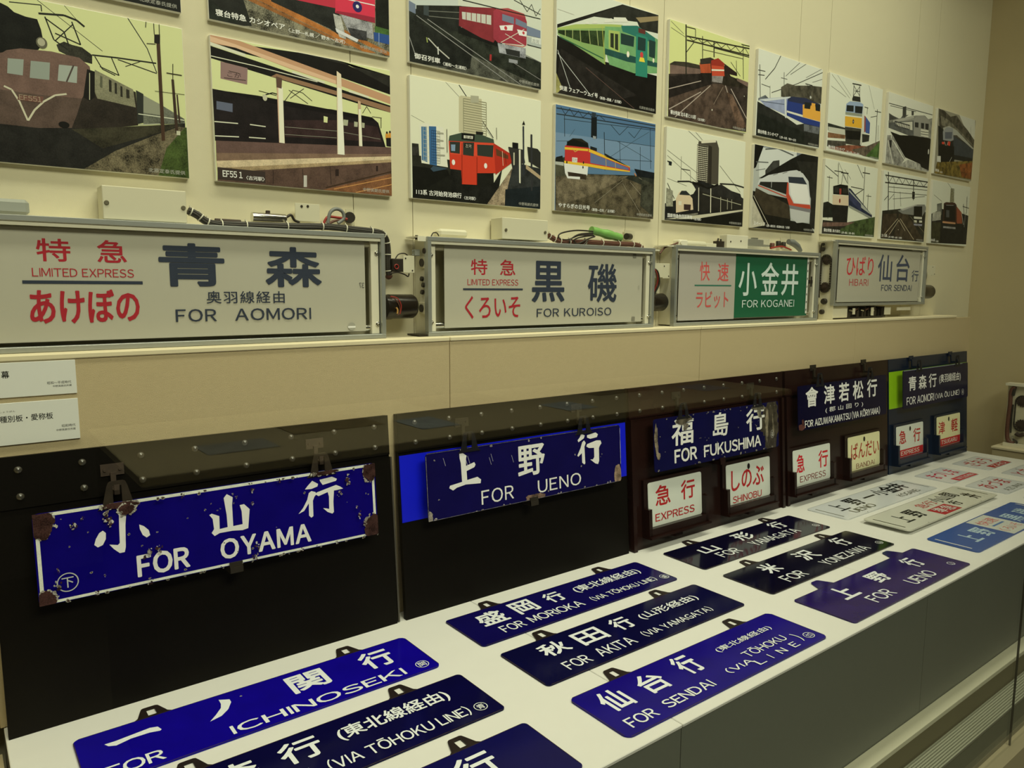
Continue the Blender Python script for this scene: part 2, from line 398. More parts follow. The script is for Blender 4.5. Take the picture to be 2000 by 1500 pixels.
# display deck
dk = thing('display_deck', (1.5, -.45, 0), 'long white topped display deck with grey front panels', 'display table')
DS = [.045, 1.047, 2.052, 3.06, 4.08]
for a, b in zip([-1.6 + .0, ] + DS[:-1], DS):
    if b == .045: continue
    MB().box(a + .0007, b - .0007, -.843, YR - .0005, ZD - .007, ZD, .0012).build('top_panel', M_DECK, dk, dk.location)
    MB().box(a + .0009, b - .0009, -.840, -.822, .40, ZD - .0075).build('front_panel', M_GREY, dk, dk.location)
MB().box(.045, 4.07, -.83, YR - .001, .02, ZD - .0075).build('carcass', M_DARK, dk, dk.location)
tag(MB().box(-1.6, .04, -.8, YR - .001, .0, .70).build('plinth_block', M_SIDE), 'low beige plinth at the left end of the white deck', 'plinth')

# case base: light sill, dark step, ventilation grille, outer rail
cb = thing('case_base', (1.5, -.93, 0), 'beige base ledge of the glass case with a ventilation grille strip', 'ledge')
MSILL = mat('sill_paint', (.74, .73, .56, 1), .6); MSILLD = mat('sill_face', (.17, .155, .085, 1), .6)
MB().box(-1.6, 4.19, -.880, -.841, .395, .409, .001).build('sill', MSILL, cb, cb.location)
MB().box(-1.6, 4.19, -.878, -.845, 0, .3945).build('step_face', MSILLD, cb, cb.location)
MB().box(-1.6, 4.19, -.990, -.8785, 0, .325).build('plinth', MSILLD, cb, cb.location)
g = MB()
for k in range(9): g.box(-1.6, 4.19, -.9400 + k * .0068, -.9400 + k * .0068 + .0036, .329, .337)
for k in range(380): x = .9 + k * .009; g.box(x, x + .0022, -.940, -.882, .330, .3355)
tag(g.build('grille', mat('grille_metal', (.40, .42, .32, 1), .5), cb, cb.location), kind='stuff')
MB().box(-1.6, 4.19, -.990, -.945, .3255, .336).build('outer_strip', mat('strip_dark', (.05, .055, .035, 1), .5), cb, cb.location)
tag(MB().box(-1.6, 4.36, -1.03, -.991, 0, .325).build('trim_1', mat('rail_beige', (.36, .32, .2, 1), .5)), kind='structure')
for i, (a, b) in enumerate(((-1.6, 2.228), (2.2315, 4.36))):
    tag(MB().box(a, b, -1.006, -1.0, .326, 3.58).build('window_%d' % (i + 1), M_GLASS), kind='structure')
tag(MB().box(2.2283, 2.2312, -1.0055, -1.0005, .326, 3.58).build('trim_2', mat('joint_seal', (.03, .03, .02, 1), .5)), kind='structure')

# ------------------------------------------------------------------ caption cards on the riser
UX = (1, 0, 0); UZ = (0, 0, 1); NY = (0, -1, 0)
for (z0, z1, lab) in ((1.3565, 1.4185, 'white caption card at far left, upper of the two, ending just under the shelf edge'), (1.2715, 1.3470, 'white caption card at far left, lower of the two, with a line of large characters')):
    t = thing('caption_card', (.1, YR - .002, z0), lab, 'card', None)
    MB().box(-.10, .2000, YR - .0035, YR - .0002, z0, z1, .0004).build('card', M_CARD, t, t.location)
    pr = Pr((0, YR - .0035, 0), UX, UZ, NY, (1, 1, 1), .0001)
    k = '#15130f'
    if z0 > 1.3:
        pr.text('幕', .0855, 1.391, .0975, 1.404, k, .02); pass
        pr.build('heading', M_INK, t, t.location); pr = Pr((0, YR - .0035, 0), UX, UZ, NY, (1, 1, 1), .0001); pr.text('昭和～平成時代', .1535, 1.3755, .1915, 1.381, k, .02); pr.text('中野英朗氏所蔵', .162, 1.370, .192, 1.3738, k, .02)
    else:
        pr.text('種別板・愛称板', .078, 1.3125, .159, 1.3245, k, .015); pr.text('しょうばん', .079, 1.3305, .102, 1.3335, '#555548', .0)
        pr.build('heading', M_INK, t, t.location); pr = Pr((0, YR - .0035, 0), UX, UZ, NY, (1, 1, 1), .0001)
        pr.text('昭和時代', .1715, 1.2950, .1935, 1.3005, k, .02); pr.text('中野英朗氏所蔵', .1625, 1.2885, .1935, 1.2927, k, .02)
    pr.build('lettering', M_INK, t, t.location)
# ------------------------------------------------------------------ photographs on the wall (flat prints on 12 mm board)
Z1 = (0, 0, 4.0); Z2 = (380, 0, 3.75); Z3 = (780, 0, 3.488); Z4 = (1280, 20, 3.261); Z5 = (1590, 120, 4.168)
PXL = [.0226 + .4742 * k for k in range(9)]; PWD = .4205
ROW = {1: (2.1033, 2.4022), 2: (1.7762, 2.0731)}
def poster(c, r, lab, bg, zf, art, cap, sub, capc='#e9e7c6', capbox=None, credit='中野英朗氏提供'):
    x0 = PXL[c-1]; z0, z1 = ROW[r]; w = PWD; h = z1 - z0
    lsc = {0: .00045, 380: .00045, 780: .00055, 1280: .00075, 1590: .0009}[zf[0]]
    t = thing('photo_panel', (x0, YW, z0), lab, 'photograph', 'train photograph panels on the wall')
    MB().box(x0, x0 + w, 0, YW - .0003, z0, z1, .0006).build('board', M_PAPER, t, t.location)
    pr = Pr((x0, 0, z0), UX, UZ, NY, I_WALL, .0002, .000012, clip=(.0008, .0008, w - .0008, h - .0008))
    pr.rect(0, 0, w, h, bg)
    P = lambda x, y: pr.loc(zf[0] + x / zf[2], zf[1] + y / zf[2])
    for ln in art.strip().split('\n'):
        q = ln.split()
        if not q: continue
        g = 0.0
        if q[0][0] == '#':                                  # filled shape: colour[,grain] points
            c_ = q[0].split(',')
            if len(c_) > 1: g = float(c_[1])
            pr.poly([P(*map(float, s.split(','))) for s in q[1:]], c_[0], g)
        elif q[0] == 'L':                                   # lines: colour width points
            pr.line([P(*map(float, s.split(','))) for s in q[3:]], float(q[2]) * lsc, q[1])
        elif q[0] == 'E':                                   # ellipse: colour cx,cy rx ry (mm)
            a, b = P(*map(float, q[2].split(','))); pr.ell(a, b, float(q[3]) * .001, float(q[4]) * .001, q[1])
        elif q[0] == 'T':                                   # lettering: colour p0(BL) p1(TR) text
            a = P(*map(float, q[2].split(','))); b = P(*map(float, q[3].split(',')))
            pr.text(' '.join(q[4:]), a[0], a[1], b[0], b[1], q[1], .01)
        elif q[0] == 'G':                                   # glazed grid: colour u0 v0 u1 v1 cols rows width (mm)
            u0, v0, u1, v1 = [float(s) * .001 for s in q[2:6]]; nc, nr = int(q[6]), int(q[7]); lw = float(q[8]) * .001
            for k in range(nc + 1): pr.line([(u0 + (u1-u0)*k/nc, v0), (u0 + (u1-u0)*k/nc, v1)], lw, q[1])
            for k in range(nr + 1): pr.line([(u0, v0 + (v1-v0)*k/nr), (u1, v0 + (v1-v0)*k/nr)], lw, q[1])
    if cap:
        u0, v0, hh, txt, wd_ = .014, .010, .0135, cap[0], cap[1]
        if capbox: pr.rect(.004, .004, .012 + wd_ + (sub[1] if sub else 0) + .012, .029, capbox)
        pr.text(txt, u0, v0, u0 + wd_, v0 + hh, capc, .03)
        if sub: pr.text(sub[0], u0 + wd_ + .008, v0 - .002, u0 + wd_ + .008 + sub[1], v0 + .007, capc, .02)
    if credit: pr.text(credit, w - .078, .006, w - .008, .0145, '#a9a78c', .01)
    pr.build('print', M_PRINT, t, t.location)
    return t
poster(1, 1, 'dark photo panel at the top left corner with only its lower edge in view', '#14150f', Z1, '', ('御召列車', .10), ('〈古河〉', .05), credit='北原定泰氏提供')
poster(1, 2, 'photo of a brown round-nosed electric locomotive with a chevron, leftmost, lower row', '#c9cc86', Z1, '''
#12130d,.5 -60,20 0,20 60,50 110,95 200,130 290,150 320,230 340,330 300,390 60,400 20,420 0,700 -60,700
#2b2a1e,.6 440,350 500,325 560,350 640,370 720,430 720,500 600,470 460,400
L #23241c 4 70,15 320,40
L #23241c 4 320,40 325,90
L #3b3b2a 2.5 290,0 430,110 800,400
L #3b3b2a 2 490,30 620,180
L #33352a 4 990,130 1150,380 1225,570
L #22231a 8 300,105 500,120 600,160 660,210
L #22231a 5 350,130 420,310 530,390
L #22231a 5 350,140 500,250 540,360
L #22231a 5 560,170 630,350 430,260
L #22231a 4 430,320 570,190
L #22231a 6 720,430 900,450 1220,495
L #22231a 4 740,440 800,540 900,590
L #22231a 4 870,450 930,590 780,520
L #2a2b20 3 980,520 1100,480
L #2a2b20 4 920,465 1225,575
#6b5443,.15 -60,420 20,410 50,392 160,378 400,402 620,452 700,520 720,620 690,720 640,770 300,740 -60,690
#554536,.2 -60,690 300,740 640,770 640,860 560,1000 300,1000 -60,960
#2b251b,.3 640,770 720,640 780,600 1060,720 1080,980 720,1010 560,1000 600,900
#7d7a58,.25 740,545 1040,700 1060,840 760,770 725,680
#17150f 680,540 740,560 740,760 700,790 650,760
L #b4b084 3 700,570 700,780
#8f967e 60,455 185,465 178,590 56,572
#8c937b 240,475 390,490 385,625 232,608
#9aa087 460,505 605,520 600,650 450,630
L #4b4034 6 575,510 520,640
#2d2f25 1062,705 1120,735 1120,960 1075,970
#8b8c6c 1120,745 1250,815 1250,900 1120,880
#5c5e49,.4 1250,815 1440,930 1445,965 1120,975 1120,880 1250,900
L #c8c9a0 4 1080,890 1440,940
L #a9aa84 4 1085,975 1250,968
#58593f 800,600 800,690 780,680 782,590
#2c2a1d 850,620 870,630 872,720 852,715
#2c2a1d 895,645 912,652 914,735 896,730
#2c2a1d 940,670 956,678 958,760 941,755
#2c2a1d 985,695 1010,705 1012,770 987,765
#22211a,.3 -60,960 300,1000 560,1000 720,1010 1445,965 1463,1400 -60,1280
#5b5339,.7 640,1330 900,1180 1200,1060 1400,990 1480,1000 1480,1400 640,1400
#3c4a1e,.5 1300,1160 1440,1000 1480,1000 1480,1400 1230,1400
#33301f,.4 560,1010 1080,985 1440,972 1200,1050 800,1160
L #c2bc93 7 30,672 90,700 150,790 190,880 218,942
L #c2bc93 7 520,735 430,745 340,795 270,860 220,942
#6b4a3a 145,745 340,755 330,805 135,780
T #9b8a68 150,778 325,760 EF551
#1d1a12 1205,270 1250,270 1250,345 1205,335
#43301f 1222,340 1250,345 1290,1100 1262,1100
L #2a2518 4 1135,165 1245,185
L #2a2518 3 1200,180 1205,270
L #2a2518 3 1242,185 1245,270
L #2a2518 3 1140,170 1137,215
#3a2c1e 1338,620 1358,622 1395,1050 1370,1045
L #2a2518 4 1300,570 1420,590
L #2a2518 3 1350,500 1350,620
L #2a2518 3 1145,340 1215,345
#3a2c1e 1378,740 1388,740 1410,960 1396,960
#b9b78e 1378,1022 1408,1025 1408,1058 1378,1055
L #2a2518 2 1210,712 1440,740
E #5f5c42 325,335 9 10
E #a6a27c 322,330 6 7
E #15140f 500,975 9 6
''', None, None, credit='北原定泰氏提供')
poster(2, 1, 'photo of a bright red locomotive front on gravel, second from left, upper row', '#1b1d16', Z2, '''
#6e6a4f,.8 0,0 1500,0 1500,500 0,500
#1f2018,.3 60,-300 260,-300 420,190 350,190 95,150
#1d2117,.5 60,-200 120,0 330,170 95,140
#a3662c,.3 380,-40 440,-60 1330,390 1250,385
#8b5a2a,.3 300,-40 330,-60 1150,340 1100,330
#a3662c,.3 500,-60 540,-60 1480,410 1400,405
#20211a,.4 560,-80 1060,-60 1060,260 990,210 560,10
#b22f3a 700,-60 1035,-60 1030,60 860,25 700,-10
#c93443 1035,-300 1320,-300 1322,170 1030,95
#8f2833 1180,100 1322,130 1322,170 1030,95 1040,80
L #d8d6bd 5 1050,-20 1320,40
#15180f,.5 1325,-100 1500,-80 1500,250 1325,200
#3d5a26,.4 1320,190 1500,240 1500,290 1320,250
#2c4a78 1310,235 1500,275 1500,345 1315,300
L #7f93a5 4 1350,240 1350,330
#a7a58e,.3 1015,100 1070,120 1090,200 1110,290 1060,270 1030,190
#8d8c80,.5 1070,105 1300,170 1310,290 1130,240
#3a3a35,.5 1120,200 1260,230 1260,300 1150,280
#c9c8b5 1030,205 1200,290 1190,310 1040,235
E #2b2350 1192,50 12 12
E #d9d7c2 1192,48 4 4
''', ('寝台特急 カシオペア', .148), ('〈上野―札幌 ／ 野木～古河〉', .135))
poster(2, 2, 'photo of a station platform canopy with cream posts and a dark train, second, lower row', '#cdd08a', Z2, '''
#14120d,.2 100,290 1000,420 1450,630 1450,700 1050,560 100,330
#26251c,.3 500,320 1080,450 1450,650 1450,560 700,370 420,290
#b98f63 100,230 330,300 1040,560 1450,715 1450,770 1030,615 700,505 300,350 100,310
#d2ae80 100,260 300,325 700,470 1035,590 1035,615 700,500 300,350 100,300
#14120d,.2 100,330 1450,780 1450,830 1200,760 100,420
#8a6a48 560,560 1050,700 1450,830 1450,790 1050,670 600,540
#cfcda4 110,305 372,395 372,415 110,330
#cfcda4 715,520 955,600 950,612 715,535
#cfcda4 1130,658 1275,705 1275,720 1130,675
L #cfcda4 4 100,405 430,480 900,600
#8a6f60 190,450 388,500 385,620 190,575
L #2a2018 3 250,520 330,540
T #3a2a28 240,560 340,540 こが
L #2a2018 3 215,570 375,590
#1c1714,.3 130,650 460,710 620,770 1000,800 1300,860 1345,900 1400,1080 150,1030
#33241f,.3 620,880 1050,880 1340,930 1370,1040 640,1000
#120f0d,.2 135,655 620,770 1320,890 1300,860 460,700
L #0e0d0a 5 500,700 570,680 640,700
L #1a1914 3 660,740 720,660 790,680 860,740
L #1a1914 3 690,660 830,760
L #1a1914 3 700,720 800,650
L #1a1914 3 470,665 600,700
E #b9b68c 515,715 5 7
L #2a2018 3 1230,830 1260,780 1290,830
L #2a2018 3 1300,855 1370,865
L #2a2018 4 1365,865 1365,940
#5d6268 160,740 278,760 278,822 160,800
#cdd08a 945,850 975,858 972,900 945,895
#a5a57c 1090,875 1125,880 1120,922 1088,918
#a5a57c 1168,890 1195,895 1193,930 1168,928
#a5a57c 1225,898 1245,902 1243,938 1225,935
L #c9c8a0 5 145,890 318,905
L #c9c8a0 5 405,912 520,928
L #c9c8a0 5 150,995 325,1003
L #c9c8a0 5 398,1006 520,1015
L #8f8d70 2 660,930 1040,960 1360,1020
L #8f8d70 2 660,985 1040,1010
E #c98a2c 1408,1000 4 10
E #c98a2c 1430,995 4 11
#1d1a18 1402,1010 1440,1010 1440,1075 1405,1070
E #2a2018 1408,972 2.5 3
E #2a2018 1430,967 2.5 3
#614b3d,.15 155,1030 1450,1080 1450,1150 160,1180
#7a6248,.15 160,1120 1450,1130 1450,1155 160,1185
#c9b585,.2 160,1178 1450,1145 1450,1168 165,1235
#a08a5e,.3 165,1230 1450,1170 1450,1190 168,1270
#564232,.25 168,1265 1450,1188 1450,1300 900,1400 168,1340
L #2c2119 3 575,1250 575,1350
L #2c2119 3 790,1240 800,1370
L #2c2119 3 990,1220 1000,1350
#2c2119 1030,1240 1055,1240 1055,1290 1030,1290
#2c2119 1328,1215 1342,1215 1342,1255 1328,1255
#b9b49a 798,1285 822,1285 822,1370 798,1370
#7a5230,.3 940,1390 1450,1270 1450,1450 900,1420
L #c08a4a 4 1020,1385 1450,1300
L #c08a4a 4 1180,1410 1450,1350
L #3a2a18 5 960,1375 1450,1255
#caa57c 600,590 635,600 660,1050 618,1045
#ddd9ae 612,640 622,1045 658,1050 645,640
#d8c79a 1040,520 1072,545 1098,1135 1045,1130
#e3dfb6 1048,640 1075,650 1098,1135 1050,1130
#bfa277 1195,735 1215,745 1228,1072 1203,1070
#dcd7ac 1200,800 1217,800 1228,1072 1205,1070
#5a4432 596,560 640,575 636,650 600,640
''', ('EF55 1', .042), ('〈古河駅〉', .040), capbox='#3a3026')
poster(3, 1, 'photo of a maroon locomotive with crossed flags on its nose, third from left, upper row', '#c3c6a4', Z3, '''
#25281d,.6 60,60 120,60 970,430 970,640 60,470
#4a4a3a,.7 300,290 900,560 900,620 60,440 60,160
#1e2018,.5 60,120 500,330 480,470 60,430
#b7bda5 60,0 400,0 400,60 100,60
#6a7478 60,0 110,30 110,95 60,70
#20221a,.35 115,35 420,40 420,215 330,215 115,95
#14150f,.3 405,40 640,60 640,80 405,70
#39403a 165,35 200,40 200,110 165,100
L #6b6b58 3 200,75 410,85
L #6b6b58 3 200,110 410,130
#14150f,.3 400,180 700,270 700,330 400,225
#7c2c2c,.12 408,45 660,55 660,260 640,290 560,260 405,175
#93353a,.1 640,75 665,60 740,55 850,95 868,150 865,310 670,290 640,260
#a0463f 665,60 740,55 850,95 860,120 700,85
#6c747a 700,95 780,120 780,165 700,140
#6c747a 792,125 866,160 864,195 790,165
#b9b99c 425,80 625,105 625,170 428,130
L #7c2c2c 4 455,85 455,135
L #7c2c2c 4 490,88 490,140
L #7c2c2c 4 525,92 525,148
L #7c2c2c 4 555,96 555,155
L #7c2c2c 4 590,100 590,162
L #c9c4a4 3 690,290 850,200
L #c9c4a4 3 720,230 850,310
#d9d5bd 680,175 775,170 770,210 690,205
E #b73a3a 724,192 5 5
#d9d5bd 800,200 868,215 865,250 815,240
E #b73a3a 845,225 4 4
L #b86a5a 4 720,300 840,320 860,310
#8b8c82,.5 668,292 860,330 860,400 680,360
#2a2b24 720,330 820,350 820,390 730,370
#8b8c82 745,400 805,412 805,435 745,425
#a5ab95 868,250 970,270 970,330 868,300
#c8caae 900,250 965,265 965,305 900,290
T #6b6f62 905,290 950,275 古河
L #20221a 4 870,305 970,330
L #20221a 4 430,0 960,130
L #20221a 3 780,0 960,100
L #2a2c22 3 820,0 870,80 900,30 930,110 960,60
#6f7a80 865,175 960,210 960,260 868,240
L #8b8a78 3.5 115,105 740,560
L #8b8a78 3.5 190,130 830,580
L #7d7c6c 3 850,370 970,430
L #7d7c6c 3 780,430 970,550
#9a2f2a 615,370 628,372 626,415 613,412
L #b0ae92 6 195,260 260,330 340,400
L #8f9a4a 6 185,255 190,290
L #c9c8ae 6 262,320 264,372
L #8b8a78 4 60,230 110,380
''', ('御召列車', .075), ('〈浦和～北浦和〉', .072))
poster(3, 2, 'photo of an orange commuter train with green roof before a pale tower, third, lower row', '#d5d4a8', Z3, '''
L #77775c 2.5 315,560 500,760 640,950
L #3a3a2c 5 405,578 640,940
L #77775c 2 80,785 170,835
#b9b284 405,660 420,650 560,675 565,930 405,900
G #8e8a64 159 178 232 264 1 14 2.4
#a3a07c 485,650 540,655 540,700 485,700
#26261b,.3 85,975 130,980 135,1060 350,1090 350,1300 90,1290
#15150e,.2 90,1130 330,1160 400,1380 90,1370
#d6d4ae 135,850 180,840 300,870 330,1140 150,1110
#4a7084 148,862 185,862 190,1105 152,1090
#39607d 200,860 250,862 255,1130 205,1120
G #1d2c36 61 92 86 172 4 12 .7
G #c9c8a0 37 96 53 178 2 8 .6
#9a9878 255,900 300,905 300,915 255,912
#9a9878 255,950 300,955 300,965 255,962
#9a9878 255,1000 305,1005 305,1015 255,1012
#9a9878 255,1050 310,1055 310,1065 255,1062
L #2a2a20 3 322,880 325,1040
#37484d 210,1150 230,1130 330,1150 230,1170
#302f26,.4 85,1000 125,1000 130,1060 90,1060
#1a1a12,.2 150,1300 400,1160 640,1180 650,1450 90,1400
#1b1b14,.4 350,1150 480,1150 480,1300 640,1250 700,1150 660,1380 340,1380
#3d4a36 335,960 340,925 420,905 560,920 640,950 645,975 335,965
#c43c22 335,960 640,975 655,1180 525,1180 525,1260 425,1255 420,1160 345,1150
#d04a2c 345,965 640,978 640,1070 345,1050
#a92f1c 640,975 760,1050 765,1110 655,1190
#5d3a20 655,1010 740,1060 740,1085 660,1060
L #d8b48c 3 700,1030 705,1130
L #5a1c10 3 720,1040 725,1120
#2f3428 342,965 412,968 410,1048 345,1040
#2f3428 432,970 508,972 505,1065 432,1055
#2f3428 528,985 640,990 635,1072 530,1060
#7a9098 350,985 380,985 378,1030 352,1028
#15150f 422,905 512,915 510,960 422,950
#c9c6a4 437,922 500,928 498,948 437,942
T #20201a 445,943 492,930 普通
#15150f 442,980 495,983 492,1010 442,1005
T #b9b694 448,1004 490,986 古河
E #f0e8c2 367,1106 5 7
E #f0e8c2 586,1130 5 7
L #7c2010 3 425,975 425,1250
L #7c2010 3 527,1070 527,1260
#1d1d15 520,895 570,900 568,920 522,915
#2c2e28,.4 760,1100 960,1150 960,1450 715,1430 600,1400 770,1150
#8b7b5a,.6 590,1400 770,1140 740,1260 715,1420
#1b211f,.2 720,1290 960,1270 960,1450 715,1430
#302f26 740,1000 840,1020 855,1110 770,1130
#2a2a22 870,1000 940,1015 960,1040 960,1150 880,1100
#171712 768,970 808,975 808,1015 770,1010
#d0cda6 812,1020 824,1020 824,1250 814,1245
#2b2f30 838,860 848,860 850,1190 842,1190
#17170f 835,850 845,822 855,850
#30302c 892,915 904,917 905,1300 895,1300
#c0bb90 775,1040 783,1040 783,1125 775,1125
L #6d6b50 3 660,870 662,950
#a8946a 860,1120 960,1200 960,1225 860,1150
''', ('113系 古河始発池袋行', .137), ('〈古河駅〉', .038))
poster(4, 1, 'photo of a green and cream train beside a dark station roof, fourth, upper row', '#c9ccaa', Z3, '''
#1f1d16,.3 1075,165 1520,30 1770,105 1770,120 1500,60 1075,190
#2a2a20,.3 1300,110 1520,35 1765,105 1765,230 1640,200 1620,150
#8a7a50 1610,120 1765,110 1765,140 1640,155
#17150f,.2 1075,240 1400,420 1760,520 1760,780 1060,650
#232019,.4 1100,330 1620,650 1400,700 1060,640
L #b4b6a0 3.5 1078,340 1170,620
L #b4b6a0 3.5 1078,360 1310,660
#8f8a4c,.3 1062,480 1110,600 1060,650
L #5a4638 3 1270,460 1600,740
#9dae56 1075,190 1200,165 1440,165 1520,170 1520,190 1075,205
#7f9c54 1078,200 1420,190 1400,440 1230,330 1078,235
#2c3a1c,.5 1082,205 1400,210 1390,320 1250,290 1080,225
L #a9b268 4 1130,200 1130,250
L #a9b268 4 1180,200 1180,265
L #a9b268 4 1230,200 1235,285
L #a9b268 4 1290,200 1300,300
L #a9b268 4 1345,200 1355,310
L #2e5a38 6 1090,250 1390,400
#6d9a5c,.1 1400,180 1620,190 1700,230 1760,270 1760,500 1600,500 1430,440 1400,330
#2d6a55 1510,175 1620,175 1680,215 1740,260 1745,300 1520,215
#9dae56 1425,205 1500,215 1500,360 1425,330
#2c3320 1437,225 1460,228 1460,330 1437,320
#2c3320 1468,230 1490,233 1490,345 1468,335
#23382e 1508,225 1600,250 1595,320 1508,300
#24493c,.2 1400,330 1760,430 1760,460 1550,420 1400,370
#2f7a5c 1612,230 1690,255 1688,530 1608,515
#23382e 1625,250 1678,265 1675,350 1622,340
#5b2f24 1628,190 1675,205 1675,235 1628,222
#23382e 1700,270 1745,285 1740,400 1700,385
E #e9d6a8 1557,370 6 9
E #f0e8c8 1557,370 3 5
E #c0403a 1650,375 7 9
#d9c23a 1638,390 1665,395 1672,425 1632,418
E #e9d6a8 1730,412 4 7
L #c0bfa0 3 1078,60 1190,100
#d0cfae 1272,145 1290,150 1290,165 1265,163
#d0cfae 1320,140 1345,140 1350,160 1315,160
#d0cfae 1400,130 1445,125 1455,150 1395,155
#d0cfae 1460,118 1540,120 1560,150 1460,150
L #a8ab48 4 1380,175 1400,440
''', ('快速 フェアーウェイ号', .150), ('〈新宿―黒磯 ／ 古河駅〉', .092), credit='北原定泰氏提供')
poster(4, 2, 'photo of a red and yellow express under wires and blue sky, fourth, lower row', '#567482', Z3, '''
#6d8690 1062,900 1750,1000 1750,1180 1062,1080
#4d6c80 1062,700 1750,840 1750,900 1062,760
L #2b3434 6 1070,735 1750,860
L #2b3434 6 1070,775 1750,880
L #2b3434 4 1100,730 1130,780 1160,740 1190,790 1220,755 1250,800 1290,765 1320,810 1360,785 1400,820
L #2b3434 3 1120,810 1750,890
L #2b3434 2.5 1400,950 1750,1000
L #2b3434 2.5 1380,1080 1720,1100
L #2b3434 4 1124,780 1126,930
L #232c2c 5 1395,900 1400,1160
L #232c2c 3.5 1708,870 1712,1150
L #232c2c 3 1560,860 1500,920 1440,850
L #232c2c 3 1650,870 1600,940 1560,900
L #3a4848 2 1070,960 1240,960
L #3a4848 2 1160,930 1195,880
L #3a4848 2 1480,960 1720,1100
L #3a4848 2 1420,1080 1600,960 1700,900
L #232c2c 3 1640,1000 1640,1180
L #232c2c 3 1500,960 1505,1120
#171b18 1308,790 1345,800 1345,945 1305,935
#2b3434 1310,765 1340,770 1335,800 1312,800
#8b8f84 1318,925 1340,930 1338,948 1318,945
#2c2e22,.4 1062,1080 1130,1070 1130,1180 1750,1200 1750,1500 1062,1450
#544c34,.6 1062,1190 1450,1190 1530,1210 1750,1300 1750,1500 1062,1450
#6a6044,.5 1120,1210 1430,1200 1560,1200 1300,1330 1080,1400 1065,1260
#1c1e16,.3 1066,1070 1110,1060 1120,1110 1066,1115
#a8aa90 1062,1100 1118,1105 1118,1130 1062,1130
#4b4a34,.3 1062,1120 1120,1130 1130,1200 1062,1200
#262418 1145,965 1180,942 1240,945 1285,975 1290,1010 1135,995
#b7332c 1128,990 1290,1008 1400,1060 1570,1140 1570,1165 1400,1140 1285,1125 1125,1110
#d9b030 1125,1002 1285,1015 1285,1030 1125,1018
#d9b030 1122,1095 1285,1115 1400,1135 1570,1165 1570,1172 1400,1155 1285,1135 1122,1115
#d9b030 1290,1012 1570,1135 1570,1142 1290,1035
#5d6a80 1300,1040 1560,1145 1560,1160 1300,1110
#d4d3b8 1120,1112 1285,1135 1280,1190 1260,1225 1145,1215 1128,1180
#3a3020,.4 1145,1170 1275,1190 1270,1225 1230,1222 1230,1205 1150,1200
#14150f 1140,965 1190,950 1280,980 1285,1000 1145,990
L #c9b24a 3 1175,1005 1195,1035 1235,1012
#d6d3b6 1176,1072 1212,1075 1210,1108 1176,1104
T #6a5a3a 1180,1100 1208,1080 日光
E #20201a 1140,1105 2.5 4
E #20201a 1253,1108 2.5 4
E #20201a 1250,1140 2.5 4
#1d2220 1300,995 1345,1010 1345,1030 1300,1018
#1d2220 1400,1045 1570,1140 1400,1065
L #c9a83c 3 1405,1060 1408,1150
L #c9a83c 3 1470,1095 1472,1160
L #c07a3a 7 1600,1180 1612,1200
L #c9c8b0 6 1640,1180 1660,1195
#171a18,.4 1600,1150 1750,1180 1740,1220 1620,1200
L #8a8264 3 1520,1250 1650,1470
L #8a8264 3 1570,1240 1740,1440
L #8a8264 2.5 1630,1210 1740,1280
L #8a8264 2 1330,1380 1520,1230
#3a3a2a,.6 1650,1220 1750,1260 1750,1500 1640,1400
''', ('やすらぎの日光号', .125), ('〈新宿―日光 ／ 古河駅〉', .098))
poster(5, 1, 'photo of a small red locomotive under gantries with a yellow sky, fifth, upper row', '#c9cc7d', Z4, '''
L #55563a 2.5 100,70 180,150
L #55563a 2.5 100,110 190,170
#3a3526,.3 92,340 120,325 200,330 330,360 340,400 92,400
#2c281d,.5 92,345 280,370 280,390 92,360
#6e5a48,.2 92,345 290,375 290,405 92,410
#342c22,.5 85,405 290,405 470,470 600,500 600,780 80,690
#4b3d2e,.5 85,520 350,470 450,470 560,760 300,740 80,640
#241f18,.4 85,420 330,400 360,470 85,560
#2b261a,.5 290,310 350,300 430,340 480,420 600,470 600,500 440,480 290,400
#a04a28,.2 280,335 350,325 355,400 290,405
#2e2a20,.4 285,310 350,310 350,340 285,345
#b5482c 355,325 435,335 440,420 360,420
#8f3020 355,320 400,305 440,340 438,360 355,350
#d3cda8 358,375 438,378 438,388 358,386
#7c7668,.4 355,418 432,420 425,465 360,455
#2a1f18 440,340 520,400 520,420 440,400
#1f1c14,.4 285,400 360,400 360,450 300,440
L #2c2a1e 8 195,90 195,410
L #33301f 6 200,165 600,245
L #33301f 6 200,190 600,290
L #33301f 3 210,165 240,195 270,180 300,210 330,195 360,225 390,205 420,240 450,215 480,255 510,230 540,270 570,240 595,285
L #2c2a1e 4 195,105 255,120
L #2c2a1e 4 255,120 255,170
L #2c2a1e 4 195,270 245,205
L #2c2a1e 5 300,165 300,310
L #2c2a1e 7 373,200 373,300
L #2c2a1e 4 375,240 600,300
L #2c2a1e 4 558,225 560,440
L #2c2a1e 4 548,218 600,230
L #5a5838 3 300,250 560,310
L #5a5838 3 480,330 540,420
L #2c2a1e 3 515,320 517,420
#6e5a48,.2 515,430 590,460 590,490 520,450
L #a89a80 4 85,630 290,520
L #a89a80 4 125,680 350,480
L #a89a80 3.5 85,500 290,450
L #b8aa90 4 445,480 530,760
L #b8aa90 4 480,500 580,690
L #8a7a60 2.5 370,600 430,490
#5e4a36,.6 450,520 490,540 580,740 530,770
E #d3cda8 360,635 2.5 3
E #d3cda8 565,548 2 2
''', ('寝台特急 北斗星と115形', .128), ('〈古河駅〉', .040))
